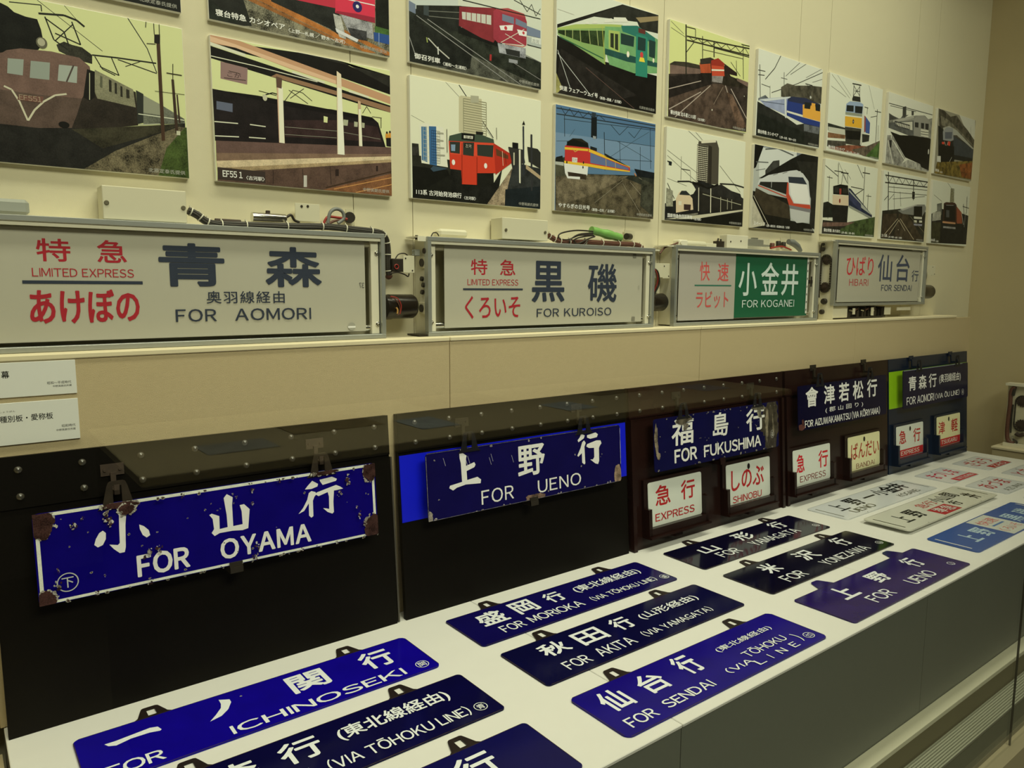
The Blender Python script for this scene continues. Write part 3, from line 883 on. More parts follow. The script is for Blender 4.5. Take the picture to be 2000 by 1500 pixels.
poster(5, 2, 'photo of a tall balconied tower over a beige train and platform roof, fifth, lower row', '#d4d3a9', Z4, '''
L #6a6a50 3 210,768 330,880
L #6a6a50 3 255,775 310,840
L #6a6a50 2.5 76,890 270,1040
L #6a6a50 2.5 76,925 270,1100
L #6a6a50 3 410,990 540,1160
L #6a6a50 2 76,1070 200,1120
#4a4534 275,835 390,830 405,880 400,1110 265,1105 272,860
G #cfc9a0 155 131 212 258 1 20 2.2
G #2f2b1f 155 131 212 258 6 1 1.6
#2f2b1f 340,860 360,870 355,1110 335,1105
#cfc9a0 290,828 385,826 385,842 292,848
L #8a886a 3 165,930 162,1080
L #8a886a 2.5 222,1020 225,1100
L #2c2b20 5 76,960 104,975
#1f2420 85,960 104,965 102,990 85,985
L #2c2b20 3 165,1010 220,1020
#20201a,.3 60,1230 130,1210 240,1170 270,1120 270,1080 540,1170 560,1240 555,1390 55,1340
#2b2a22,.3 230,1095 330,1130 420,1110 560,1200 560,1260 280,1180
#17160f 235,1090 290,1105 330,1130 400,1105 400,1118 335,1140 285,1122 235,1108
L #24231a 6 140,1090 215,1090 240,1100
L #24231a 6 410,1105 500,1110 565,1130
#26241b,.2 275,1150 560,1220 560,1270 275,1280
#cdb98a 130,1290 130,1200 150,1160 170,1148 200,1155 235,1200 240,1270
#2a2c26 150,1175 165,1150 195,1150 225,1180
#3a2a22 180,1235 225,1238 222,1275 180,1272
#d2cca2 146,1215 165,1217 165,1242 146,1240
L #3a3a2c 3 76,1100 120,1200
#8e8c6c,.5 70,1130 110,1150 110,1250 66,1250
#bdb890 60,1330 555,1270 555,1280 250,1330
#17170f,.2 200,1335 555,1290 555,1400 60,1345
#77745a,.3 120,1310 270,1290 270,1300 130,1330
L #cfc9a0 5 275,1130 273,1280
L #cfc9a0 6 352,1135 350,1290
L #b0ab86 4 415,1190 414,1285
L #b0ab86 3 458,1200 457,1270
L #b0ab86 3 485,1205 484,1268
L #a8a57f 3 300,1170 545,1240
''', ('国鉄特急色回送車両', .125), ('〈古河駅〉', .040))
poster(6, 1, 'photo of a blue and yellow locomotive pulling silver coaches, sixth, upper row', '#cfd0ae', Z4, '''
L #4a4a3a 5 802,285 760,370 700,440
L #4a4a3a 3 920,335 830,420
L #4a4a3a 4 1070,395 900,470 740,525
L #4a4a3a 3 965,340 860,410
L #4a4a3a 2.5 1065,440 1000,460
L #4a4a3a 2.5 1070,370 960,430
L #3c3c2e 5 665,345 668,560
L #3c3c2e 4 655,380 700,390
L #3c3c2e 4 655,410 695,415
L #3c3c2e 4 820,395 820,550
L #3c3c2e 3 800,430 840,440
L #3c3c2e 3 730,480 730,560
L #3c3c2e 3 675,470 730,490
#4a4634,.6 800,550 800,490 840,465 890,480 940,480 990,480 1070,490 1070,600 850,560
#5b5f58,.4 655,560 700,540 720,560 655,575
#26271f,.4 650,580 830,680 900,730 1070,700 1070,880 640,800
#1d2018,.4 650,650 950,780 950,850 640,800
#8f97a0,.1 660,568 700,562 860,550 830,665 700,610
#c4c8b4 660,568 860,550 862,560 700,580
L #5a626a 4 680,580 820,600
#29396a 840,570 945,580 940,670 836,640
#d0cda8 836,638 940,668 1050,700 1050,712 940,682 836,650
#29396a 836,650 940,682 1050,712 1050,745 940,720 836,670
#d9a03c 938,600 1050,615 1052,710 938,680
#2b3040 840,565 870,550 960,560 1000,580 1050,600 1050,620 850,580
#20241f 950,585 990,590 985,630 948,625
#20241f 1018,598 1050,602 1048,645 1020,640
#d9a03c 995,590 1018,595 1015,640 992,635
L #2b2b22 3 965,470 985,540
L #2b2b22 3 1000,480 980,560
L #2b2b22 4 955,468 1000,480
E #b8b8a0 988,555 6 5
#5a5c54,.5 945,725 1045,745 1040,790 945,770
#c8ccb8 822,560 832,560 832,690 824,680
''', ('寝台特急 カシオペア', .128), ('〈上野―札幌 ／ 野木～古河〉', .110))
poster(6, 2, 'photo of a white bullet-nosed express with an orange band, sixth, lower row', '#a9ac94', Z4, '''
#7b8078 640,850 1037,930 1037,960 640,900
#c8cab0 660,870 900,900 900,960 700,1060 660,1060
#16150f,.2 632,850 690,865 640,1000 625,1010
L #55584c 7 700,885 780,880 880,925
L #55584c 5 640,965 720,970
L #55584c 3 640,1020 700,1010
#3a3a30,.4 700,1020 750,960 790,955 790,1000 700,1050
#1a1a13,.25 660,1070 860,950 940,910 1037,930 1037,1000 990,1010 700,1070
#26261d,.3 900,960 1037,970 1020,1400 980,1380 990,1200
#1b1a12,.3 620,1150 850,1200 860,1340 980,1360 1015,1420 610,1390
#3a3322,.3 640,1130 850,1240 860,1330 700,1300 630,1180
#b0aa86,.2 612,1180 700,1370 610,1385
L #c9c39c 3 625,1180 720,1370
#c2c3ad 660,1080 720,1050 860,1022 900,1018 940,1040 975,1090 985,1200 988,1260 900,1260 850,1230 830,1130 700,1110 650,1110
#24241c 668,1092 845,1095 838,1175 660,1110
L #c2c3ad 3 740,1090 738,1130
#b8492e 840,1095 848,1100 850,1170 880,1230 985,1240 988,1265 900,1262 850,1240 832,1180
#2f3436 846,1060 940,1065 965,1110 940,1108 850,1098
#dcdabe 855,1100 940,1108 965,1112 980,1200 982,1235 885,1225 860,1170
#b9b9a2 858,1265 985,1275 975,1350 900,1355 862,1320
#77746a 850,1240 988,1268 988,1290 855,1262
L #b8492e 5 655,1115 835,1190
L #6a6a5a 3 750,1050 780,1040
L #6a6a5a 3 810,1040 840,1030
''', ('スペーシア', .07), ('〈浅草―東武日光・東武動物公園 ／ 古河駅〉', .155))
poster(7, 1, 'photo of a yellow-nosed locomotive with pale blue cab and raised pantograph, seventh, upper row', '#d3d4ae', Z5, '''
L #7a7a60 2.5 145,105 290,300
L #7a7a60 2.5 140,200 260,290
L #7a7a60 2.5 445,190 490,390
L #7a7a60 2 190,110 300,280
L #3c3c2c 5 515,390 500,680
L #3c3c2c 4 495,405 545,415
L #3c3c2c 3 460,455 510,445
L #3c3c2c 3 522,520 520,640
#2f3226,.4 112,500 250,540 255,560 112,560
#b9b896 115,530 255,555 255,600 115,570
#7c5a38,.5 112,575 255,600 250,630 110,620
#4a4636,.5 108,640 255,650 260,690 250,720 105,690
#7c4a30,.4 110,700 280,680 420,690 430,770 270,740 130,710
#5b503c,.6 300,720 430,690 545,640 540,800 400,770
#46602a,.5 420,770 545,640 535,800 500,795
#2a2a20 310,300 320,280 375,290 378,330 310,320
L #22221a 5 312,180 385,195
L #22221a 4 325,190 318,290
L #22221a 4 372,195 370,290
L #22221a 3 325,200 370,280
L #22221a 3 372,205 320,280
L #22221a 3 330,240 370,245
#8fa0a6 262,345 290,325 370,330 400,350 400,430 255,410
#20241f 265,355 322,360 320,410 262,405
#20241f 333,362 395,368 390,425 332,418
#8b8f70 255,410 395,428 392,450 255,432
#d5a32e 252,445 392,462 388,545 250,525
E #1d1f2a 318,490 6 9
E #7f9098 318,490 3 4
#3b3a2c,.3 250,530 388,550 380,690 255,670
#14150f,.3 255,560 380,570 370,640 260,630
#c9c9aa 400,350 410,420 405,590 388,640 388,460
#8a4a3c 408,440 420,450 418,570 406,580
#3f5580 420,450 455,500 450,590 418,580
#2a2a20,.4 390,590 450,600 445,650 390,660
L #d5d2ae 5 385,550 375,680
L #4a4a38 3 410,370 440,380
L #4a4a38 3 435,375 430,430
''', ('寝台特急 カシオペア', .125), ('〈上野―札幌 ／ 古河―栗橋〉', .11))
poster(7, 2, 'photo of a cream and dark blue locomotive on grass under pylons, seventh, lower row', '#d2d2aa', Z5, '''
L #4a4a38 4 90,845 195,935
L #6a6a50 2.5 200,820 260,960
L #4a4a38 4 350,835 400,950
L #6a6a50 2.5 250,880 300,960
L #3c3c2c 5 415,860 395,1240
L #3c3c2c 5 395,905 455,915
L #3c3c2c 4 300,1020 395,1040
L #3c3c2c 4 330,1090 405,1040
L #3c3c2c 4 440,1080 432,1260
L #3c3c2c 3 425,1095 465,1100
L #3c3c2c 4 198,830 196,1000
L #3c3c2c 4 165,890 235,900
L #3c3c2c 4 125,930 112,1280
L #3c3c2c 3 105,940 150,950
L #22221a 5 220,905 280,912
L #22221a 3 235,910 222,1000
L #22221a 3 270,912 275,1000
L #22221a 3 235,920 270,990
#20221a,.5 72,1150 110,1140 160,1170 160,1270 70,1270
#14150f 155,1015 215,1000 275,1010 280,1090 155,1080
#2a2a20 165,1020 200,1025 200,1070 163,1068
#2a2a20 232,1030 270,1035 268,1075 232,1072
#8a3a2c 205,1035 222,1035 220,1085 205,1083
#cdb98c 150,1085 280,1095 278,1175 150,1165
E #7c2c1c 208,1135 6 9
#1d1c16,.3 148,1165 278,1175 268,1310 150,1300
#232a38,.2 280,1030 300,1040 470,1250 470,1290 280,1180
#a6a88c 285,1045 460,1240 465,1250 285,1120
#33384a,.3 285,1060 380,1160 385,1230 285,1120
#8a8c74 285,1170 470,1270 470,1285 285,1190
#2c2a20,.5 70,1290 160,1300 270,1310 500,1270 495,1430 60,1400
#3c4a24,.6 170,1390 330,1300 500,1265 490,1430 300,1415
#6a5240,.4 70,1310 330,1310 250,1340 66,1345
''', ('寝台特急 あけぼの', .125), ('〈上野―青森 ／ 古河―野木〉', .11))
poster(8, 1, 'nearly black and white photo of a commuter train on gravel, eighth, upper row', '#d0cfaa', Z5, '''
L #4a4a3c 4 610,340 980,440
L #4a4a3c 3 620,360 830,410
#3a3a30 722,370 750,365 750,440 720,440
#3a3a30 793,400 812,405 810,440 793,440
#4b4a3e,.5 610,420 640,440 700,470 720,440 770,435 720,470 610,490
#7f7e68,.4 606,480 830,440 900,440 930,470 970,460 960,700 820,560 606,520
#a3a184 640,480 810,445 815,460 650,500
#55564a,.3 606,500 810,480 815,620 760,600 606,540
#c2bf9c 660,500 800,490 800,560 700,540
G #3c3c34 66 166 205 184 9 1 5
#8d8b74 810,470 840,445 890,440 930,470 935,620 810,605
#2a2a24 820,495 850,498 848,540 820,535
#2a2a24 870,500 895,503 893,550 870,545
#2a2a24 905,505 932,508 930,560 905,552
#c9c6a2 868,550 930,560 930,620 868,605
L #2a2a24 3 868,570 930,580
L #2a2a24 3 868,590 930,600
#14140f,.2 620,570 700,600 810,605 935,625 970,640 960,760 940,870 740,780
#8d8b74,.5 595,600 640,600 740,790 700,850 580,830
L #d0cfaa 5 600,640 640,830
L #d0cfaa 6 640,640 770,860
L #3a3a30 3 610,640 660,835
#9c9a80,.5 700,840 760,800 940,860 935,895 700,860
#1c1c16,.3 850,800 940,850 935,890 870,860
E #d0cfaa 628,610 4 9
#22221c 612,640 632,640 628,700 615,700
E #c9c7a8 930,735 6 12
''', None, None, credit=None)
poster(8, 2, 'photo of a silver train far down the tracks under lattice gantries, eighth, lower row', '#cfd0ab', Z5, '''
L #2c2b20 6 580,925 935,985
L #2c2b20 6 578,985 930,1025
L #2c2b20 3.5 585,930 610,985 640,935 665,995 690,945 720,1000 745,950 775,1005 800,960 830,1015 860,970 890,1020 925,980
L #2c2b20 8 605,900 603,1230
L #2c2b20 8 810,960 808,1130
#17160f 798,1060 820,1062 818,1120 798,1118
L #2c2b20 3 650,1010 652,1220
L #4a4936 3 600,1060 930,1090
L #4a4936 3 600,1020 930,1050
L #4a4936 2.5 640,1120 900,1100
L #2c2b20 3 700,1060 705,1180
L #2c2b20 4 605,1090 570,1130
L #4a4936 3 650,1080 605,1130
#26251a,.5 555,1215 700,1200 900,1210 915,1250 900,1470 540,1440
#3a3020,.5 560,1240 680,1240 620,1430 545,1440
#3c3322,.5 690,1240 760,1240 890,1460 640,1440
#7b7b68 680,1215 830,1165 900,1165 915,1200 880,1260 720,1240
#a8a68c 700,1205 830,1165 840,1170 720,1215
#16160f 812,1180 880,1180 878,1260 810,1255
#c9c6a2 812,1262 878,1268 876,1285 812,1280
#c9c6a2 812,1292 835,1294 835,1312 812,1310
#c9c6a2 855,1294 878,1296 878,1312 855,1312
#8a8a88 810,1320 880,1325 876,1340 812,1335
L #b8ab80 3 570,1410 680,1280
L #b8ab80 3 610,1410 690,1290
L #b8ab80 3 690,1290 740,1380
L #b8ab80 3 700,1280 810,1450
L #77704f 2.5 780,1260 900,1400
E #d6d3b0 684,1370 2 2
''', ('211系', .05), ('〈上野―宇都宮・小金井 ／ 古河駅〉', .13))
poster(9, 1, 'photo of a rounded dark train nose emerging past bare woods, rightmost, upper row', '#8f8b6c', Z5, '''
#c9c9a8 1180,430 1310,480 1310,640 1250,600
#4a4634,.7 1015,385 1060,400 1110,450 1160,440 1200,500 1250,560 1310,650 1310,720 1200,640 1020,560
#6e6a50,.6 1030,440 1100,480 1200,580 1300,690 1130,560 1040,520
L #3a3728 3 1275,530 1275,620
#20221c,.3 1010,520 1060,560 1300,700 1300,830 1150,800 1010,800
#3a3f3c,.2 1130,600 1300,720 1295,790 1140,760
#a5a58a 1050,540 1100,525 1160,560 1300,710 1290,715 1160,600 1060,600
#8d8f80 1048,570 1080,535 1130,545 1135,640 1110,650 1050,640
#5a5e5c 1065,575 1125,575 1120,630 1065,630
#c9452c 1040,655 1060,655 1060,675 1040,672
#c9452c 1088,650 1110,655 1105,690 1085,680
L #b9b79a 3 1060,650 1075,700 1090,655
#14140f,.3 1015,680 1140,690 1140,830 1010,830
L #b9b79a 3 1120,780 1095,830
#6a5a24,.7 1000,820 1310,810 1290,965 980,910
#7c4a20,.6 1180,840 1300,820 1290,960 1200,940
#c9c7a8 1000,770 1030,770 1030,820 1000,815
''', ('特急', .04), ('〈古河〉', .03), credit=None)
poster(9, 2, 'photo of a single car front below a thin ribbed tower, rightmost, lower row', '#cccda8', Z5, '''
L #6a6a50 2.5 975,1085 1040,1140
L #6a6a50 2.5 1085,985 1130,1050
#8f8c64 1112,1035 1135,1035 1140,1145 1105,1145
G #4a4a30 199 208 235 272 1 9 2.4
#2a2a22,.6 955,1240 1040,1200 1040,1320 1000,1480 950,1475
#6a6b58,.4 1000,1160 1040,1150 1040,1250 1000,1250
#9d9c80,.3 965,1230 1030,1220 1030,1290 960,1300
#35351f,.4 960,1310 1040,1310 1030,1480 950,1475
#1d1d17,.4 1040,1200 1210,1240 1265,1260 1255,1490 1020,1480
#3a2418 1055,1155 1075,1145 1145,1150 1160,1170 1160,1310 1050,1305
#15140f 1062,1165 1150,1168 1150,1300 1058,1295
#4a4c44 1075,1210 1100,1212 1100,1270 1075,1268
L #8a887a 3 1075,1170 1135,1172
#b98a5a 1045,1300 1150,1312 1150,1325 1045,1315
#8a4a2c 1160,1180 1200,1230 1205,1320 1160,1320
#8a8878,.3 1050,1340 1150,1350 1150,1365 1050,1355
L #20201a 5 1245,1100 1240,1240
L #20201a 4 1210,1180 1270,1200
L #20201a 5 1215,1160 1225,1340
L #b9b79a 4 1200,1240 1215,1330
L #8a8a78 4 1232,1230 1220,1350
''', ('205系', .05), ('〈古河駅〉', .03), credit=None)
# ------------------------------------------------------------------ the four roll signs on the shelf
YF = -.06; YFI = -.045; BLK = '#2b3136'; RED = '#942226'
def sign_frame(t, x0, x1, z0, z1, posts=(1, 1), base=None, inner=.018):
    f = MB(); w = .0105
    f.box(x0, x1, YF, YF + .018, z1 - w, z1, .001); f.box(x0, x1, YF, YF + .018, z0, z0 + w, .001)
    f.box(x0, x0 + w, YF + .0002, YF + .018, z0 + w, z1 - w, .0006); f.box(x1 - w, x1, YF + .0002, YF + .018, z0 + w, z1 - w, .0006)
    f.build('frame', M_ALU, t, t.location)
    b = MB(); b.box(x0 + .004, x0 + .007, YF + .018, YW - .001, z0 + .004, z1 - .004); b.build('side_plate', M_CREAM, t, t.location)
    b = MB(); b.box(x1 - .007, x1 - .004, YF + .018, YW - .001, z0 + .004, z1 - .004); b.build('side_plate', M_CREAM, t, t.location)
    MB().box(x0 + .008, x1 - .008, YW - .004, YW - .001, z0 + .004, z1 - .006).build('back_plate', M_CREAMD, t, t.location)
    fl = MB(); fl.box(x0 + w, x1 - w, YF + .003, YF + .0045, z1 - w - .0075, z1 - w); fl.box(x0 + .01, x1 - .01, YF + .018, YW - .004, z1 - .009, z1 - .006)
    fl.box(x0 + .01, x1 - .01, YF + .018, YW - .004, z0 + .003, z0 + .005)
    fl.build('top_flange', M_CREAM, t, t.location)
    for side, on in zip((0, 1), posts):
        if not on: continue
        a = x0 + .0125 if side == 0 else x1 - .0125 - inner
        MB().box(a, a + inner, YFI - .004, YFI + .010, z0 + .011, z1 - .013, .0008).build('post', M_CREAM, t, t.location)
        for zz in (z1 - .045, z0 + .034):
            xx = a + (inner * .15 if side == 0 else inner * .75)
            MB().cyl((xx, YFI - .0035, zz), (0, -1, 0), .0058, .003, 12, .0008).cyl((xx, YFI - .0065, zz), (0, -1, 0), .003, .005, 10, .0008).build('screw', M_CHROME, t, t.location)
def screw(t, x, y, z, r=.004, m=None, d=(0, -1, 0)):
    MB().cyl((x, y, z), d, r, .0018, 10, .0006).build('screw', m or M_IRON, t, t.location)
def junction_box(t, px0, py0, px1, py1, y=-.046, depth=.05, scr=(), m=None):
    xa, za = W(px0, py0, y); xb, zb = W(px1, py1, y)
    b = MB().box(xa, xb, y, y + depth, zb, za, .0012).build('junction_box', m or M_WHITE, t, t.location)
    for q in scr:
        x, z = W(q[0], q[1], y); s_ = MB().cyl((x, y, z), (0, -1, 0), .0045, .002, 10, .0006).build('screw', M_SCREW, b, t.location)
        s_.location = (0, 0, 0)
    return b
def loom(t, P, r, mats, root):
    b = MB(); N = 9
    for w_ in range(N):
        rr = r * .66 if w_ else 0; a0 = 6.2832 * w_ / (N - 1); Q = []
        for i, p in enumerate(P):
            d = (P[min(i+1, len(P)-1)] - P[max(i-1, 0)]).normalized(); n1 = Vector((0, 1, 0)); n1 = (n1 - d * n1.dot(d)).normalized(); n2 = d.cross(n1); a = a0 + i * .035
            Q.append(p + n1 * (rr * math.cos(a)) + n2 * (rr * math.sin(a)))
        b.tube(Q, r * .31 if w_ else r * .5, 6)
    return tag(b.build('wire_loom', mats, t, root), kind='stuff')
def cable(t, pts, r, m, name='cable', y=None, ties=0, tm=None, seg=8):
    P = smooth([(W(p[0], p[1], p[2])[0], p[2], W(p[0], p[1], p[2])[1]) if len(p) == 3 else (W(p[0], p[1], y)[0], y, W(p[0], p[1], y)[1]) for p in pts], 6)
    o = loom(t, P, r, m, t.location) if name == 'wire_loom' else MB().tube(P, r, seg).build(name, m, t, t.location)
    for k in range(ties):
        i = int((k + .5) * (len(P) - 2) / ties); a, b = P[i], P[i + 1]; d = (b - a).normalized()
        s_ = MB().tube([a, a + d * .0022], r * 1.14, 10).box(a.x - .0012, a.x + .0012, a.y - .002, a.y + .002, a.z + r, a.z + r + .004)
        s_.build('cable_tie', M_TIE, o, t.location).location = (0, 0, 0)
    return o
def connector(t, cx, cy, y, r=.006):
    x, z = W(cx, cy, y); return MB().cyl((x, y, z), (-1, -.3, .2), r, .018, 12, .001).cyl((x - .014, y - .003, z + .003), (-1, -.3, .2), r * .7, .012, 10).build('connector', M_IRON, t, t.location)
def film(t, x0, x1, z0, z1, col='#bdbda0'):
    b = MB().box(x0, x1, YFI, YFI + .0006, z0, z1).build('roll_film', M_INK2, t, t.location)
    return b
M_INK2 = mat('film_vinyl', (.52, .505, .42, 1), .42, noise=.03, nscale=5, spec=.35)
M_INK3 = mat('film_vinyl_grey', (.49, .465, .42, 1), .42, noise=.03, nscale=5, spec=.35)
def rollers(t, x0, x1, z0, z1):
    MB().cyl((x0, YFI + .0095, z0), (1, 0, 0), .0085, x1 - x0, 14).build('roller', M_CHROME, t, t.location)
    MB().cyl((x0, YFI + .0095, z1), (1, 0, 0), .0085, x1 - x0, 14).build('roller', M_CREAMD, t, t.location)
IF = (.66, .65, .48)
def film_print(t, x0, z0): return Pr((x0, YFI, z0), UX, UZ, NY, IF, .0001)
ZB = ZS + .0006
# --- sign 1 (leftmost)
S1 = thing('roll_sign', (.45, -.03, ZS), 'leftmost roll destination sign with red hiragana and black FOR AOMORI', 'train sign', 'roll signs on the shelf')
sign_frame(S1, .03, .8635, ZB, 1.679, (1, 1), inner=.020)
f1 = film(S1, .055, .817, 1.450, 1.659)
rollers(S1, .05, .838, 1.4565, 1.6545)
pr = Pr((0, YFI, 0), UX, UZ, NY, IF, .0001)
pr.text('特', .157, 1.598, .212, 1.640, RED, .025); pr.text('急', .256, 1.598, .307, 1.641, RED, .025)
pr.text('LIMITED EXPRESS', .148, 1.570, .318, 1.586, RED, 0); pr.rect(.132, 1.557, .333, 1.563, BLK)
pr.text('あけぼの', .140, 1.483, .325, 1.547, RED, .035)
pr.text('青', .364, 1.553, .493, 1.641, BLK, .045); pr.text('森', .579, 1.553, .708, 1.641, BLK, .045)
pr.text('奥羽線経由', .453, 1.518, .620, 1.544, BLK, .012, 1.15)
pr.text('FOR', .391, 1.481, .472, 1.507, BLK, .02, 1.2); pr.text('AOMORI', .510, 1.481, .680, 1.507, BLK, .02, 1.15)
pr.text('37', .801, 1.552, .814, 1.564, '#3a3a34', .0, 1, True)
pr.ell(.7795, 1.4615, .0095, .0095, '#8b8a70'); pr.rect(.770, 1.4585, .789, 1.4625, '#d9d8c4')
pr.build('lettering', M_INK, f1, S1.location)
junction_box(S1, 198, 361, 366, 436, scr=((208, 395.5), (358, 406)))
g1 = MB(); a, z = W(-40, 384, -.03); b, z2 = W(59, 421, -.03); g1.box(a, b, -.03, .008, z2, z, .006).build('terminal_cover', mat('grey_plastic', (.36, .38, .34, 1), .5), S1, S1.location)
cable(S1, [(367, 411), (385, 420), (402, 432), (425, 438), (480, 440), (560, 442), (640, 443), (690, 448), (738, 454), (752, 464, -.02), (757, 485, -.015), (758, 520, -.015), (760, 538, -.015)], .0082, M_CABLE, 'wire_loom', -.035, 13, seg=12)
x, z = W(492, 424, -.02); x2, _ = W(558, 424, -.02)
c_ = MB().cyl((x, -.02, z), (1, 0, 0), .0108, x2 - x, 20, .002).build('capacitor', M_CHROME, S1, S1.location)
MB().tube([(x + (x2-x)*.42, -.02, z), (x + (x2-x)*.52, -.02, z)], .0101, 16).box(x + (x2-x)*.42, x + (x2-x)*.52, -.024, -.016, z + .008, z + .016).build('clamp', M_RUST, c_, S1.location)
cable(S1, [(420, 431), (470, 434)], .005, M_RUST, 'resistor', -.02)
cable(S1, [(556, 427), (568, 420), (575, 430), (585, 434)], .003, M_IRON, 'cable', -.02)
x, z = W(576, 396, -.015); x2, z2 = W(625, 434, -.015)
br = MB().box(x, x2, -.015, -.0135, z2, z, .0004).build('bracket', M_WHITE, S1, S1.location)
for q in ((589, 403), (601, 403)): xx, zz = W(q[0], q[1], -.015); MB().cyl((xx, -.015, zz), (0, -1, 0), .003, .001, 10).build('screw', M_IRON, br, S1.location)
cable(S1, [(640, 436), (645, 415), (657, 408), (669, 414), (671, 427), (660, 436)], .0042, M_GREYC, 'cable', -.02)
cable(S1, [(632, 437), (640, 424), (660, 425), (678, 428)], .003, M_RED, 'cable', -.018)
cable(S1, [(640, 438), (655, 431), (672, 430)], .003, M_CABLER, 'cable', -.018)
x, z = W(676, 408, .0); x2, z2 = W(692, 440, .0); MB().box(x, x2, .002, .004, z2, z).build('plate', M_CREAMD, S1, S1.location)
x, z = W(681, 425, -.01); MB().cyl((x, -.016, z), (.3, 1, 0), .013, .014, 16, .001).build('connector', M_IRON, S1, S1.location)
# right side gear of sign 1
x, z = W(762, 598, -.03)
mt = MB().cyl((.872, -.03, 1.5055), (1, 0, 0), .0305, .020, 24, .001).cyl((.884, -.03, 1.5065), (1, 0, 0), .0300, .075, 24, .009).build('motor', M_MOTOR, S1, S1.location)
cable(mt, [], 0, M_RED) if False else None
def wloop(t, par, pts, r, m):
    o = MB().tube(smooth(pts, 6), r, 6).build('wire', m, par, t.location); return o
wloop(S1, mt, [(.875, -.060, 1.530), (.889, -.0615, 1.524), (.899, -.062, 1.508), (.899, -.0615, 1.492), (.893, -.061, 1.486)], .0013, M_CABLER)
wloop(S1, mt, [(.875, -.0615, 1.532), (.893, -.0625, 1.527), (.903, -.063, 1.510), (.900, -.062, 1.489)], .0013, M_RED)
wloop(S1, mt, [(.890, -.062, 1.505), (.893, -.063, 1.499), (.892, -.063, 1.490)], .0022, mat('amber_wire', (.5, .28, .08, 1), .5))
x, z = W(786, 499, -.03); x2, z2 = W(808, 533, -.03)
sw = MB().box(x, x2, -.034, -.032, z2, z, .0004).build('switch_plate', M_WHITE, S1, S1.location)
for q in ((792, 504.5), (805.5, 528.5)): xx, zz = W(q[0], q[1], -.034); MB().cyl((xx, -.034, zz), (0, -1, 0), .002, .001, 8).build('screw', M_IRON, sw, S1.location)
x, z = W(762, 505, -.02); x2, z2 = W(785, 531, -.02)
MB().box(x, x2 + .002, -.032, -.012, z2, z, .002).build('switch_block', M_IRON, S1, S1.location)
x, z = W(773, 521, -.03); MB().tube(smooth([(x + .0055*math.cos(a*.9), -.034, z + .0055*math.sin(a*.9)) for a in range(8)], 3), .0013, 6).build('wire', M_RED, S1, S1.location)
cable(S1, [(771, 508), (778, 497), (790, 495), (797, 500)], .0015, M_IRON, 'wire', -.03)
cable(S1, [(762, 534), (777, 532), (790, 536), (797, 540), (799, 534)], .0017, M_IRON, 'wire', -.03)
x, z = W(759, 538, -.02); MB().dome((x, -.02, z), (0, 0, -1), .010, 12, 1.0).build('loom_end', M_CABLER, S1, S1.location)

def side_gear(t, xs):
    """left side of a sign box: connectors, brackets"""
    for q, r in (((826, 513), .011), ((826, 602), .010)):
        pass
# --- sign 2
S2 = thing('roll_sign', (1.4, -.03, ZS), 'second roll destination sign from left, red hiragana and black FOR KUROISO', 'train sign', 'roll signs on the shelf')
sign_frame(S2, .982, 1.8145, ZB, 1.679, (1, 1), inner=.016)
f2 = film(S2, 1.039, 1.772, 1.450, 1.660)
rollers(S2, 1.012, 1.785, 1.4570, 1.6545)
pr = Pr((0, YFI, 0), UX, UZ, NY, IF, .0001)
pr.text('特', 1.121, 1.587, 1.174, 1.628, RED, .02); pr.text('急', 1.216, 1.587, 1.268, 1.629, RED, .02)
pr.text('LIMITED EXPRESS', 1.110, 1.560, 1.278, 1.576, RED, 0); pr.rect(1.096, 1.547, 1.294, 1.552, BLK)
pr.text('くろいそ', 1.102, 1.472, 1.285, 1.532, RED, .015)
pr.text('黒', 1.326, 1.514, 1.447, 1.629, BLK, .035); pr.text('磯', 1.539, 1.512, 1.659, 1.627, BLK, .022)
pr.text('FOR KUROISO', 1.344, 1.472, 1.638, 1.496, BLK, .012, 1.15)
pr.rect(1.728, 1.647, 1.742, 1.660, '#6f6c55'); pr.rect(1.728, 1.453, 1.742, 1.466, '#6f6c55'); pr.ring(1.757, 1.557, .003, .006, .0008, '#7f7c66')
pr.build('lettering', M_INK, f2, S2.location)
junction_box(S2, 981, 424, 1070, 471, y=-.046, depth=.052, scr=((988, 449), (1064.5, 454)))
x, z = W(858, 446, -.02); x2, z2 = W(915, 465, -.02); MB().box(x, x2, -.02, .006, z2, z, .006).build('lamp_cover', M_WHITE, S2, S2.location)
cable(S2, [(842, 462), (846, 455), (853, 455), (857, 461)], .0016, M_IRON, 'wire', -.02)
cable(S2, [(1071, 460), (1085, 468), (1105, 472), (1150, 473), (1200, 476), (1240, 478), (1254, 484)], .0080, M_CABLER, 'wire_loom', -.035, 9, seg=12)
x, z = W(1155, 447, -.03); x2, z2 = W(1212, 462, -.03)
gp = MB(); n = 12; R = random.Random(4)
gp.tube([(x + (x2-x)*i/n, -.03, z + (z2-z)*i/n - .004) for i in range(n + 1)], .013, 10, True, [.013 + R.uniform(-.0018, .0018) for _ in range(n + 1)])
gp.build('wrapped_plug', M_GTAPE, S2, S2.location)
cable(S2, [(1158, 452), (1125, 450), (1095, 456), (1092, 466), (1110, 468), (1130, 460), (1158, 458)], .0022, M_IRON, 'cable', -.04)
cable(S2, [(1158, 455), (1130, 458), (1113, 470), (1118, 480), (1135, 481), (1148, 470)], .0022, M_IRON, 'cable', -.052)
cable(S2, [(1160, 460), (1140, 462), (1122, 468), (1128, 476), (1150, 466), (1162, 462)], .0022, M_IRON, 'cable', -.05)
x, z = W(1229, 463, -.015); MB().cyl((x - .018, -.02, z + .001), (1, .3, 0), .010, .026, 14, .001).build('connector', M_IRON, S2, S2.location)
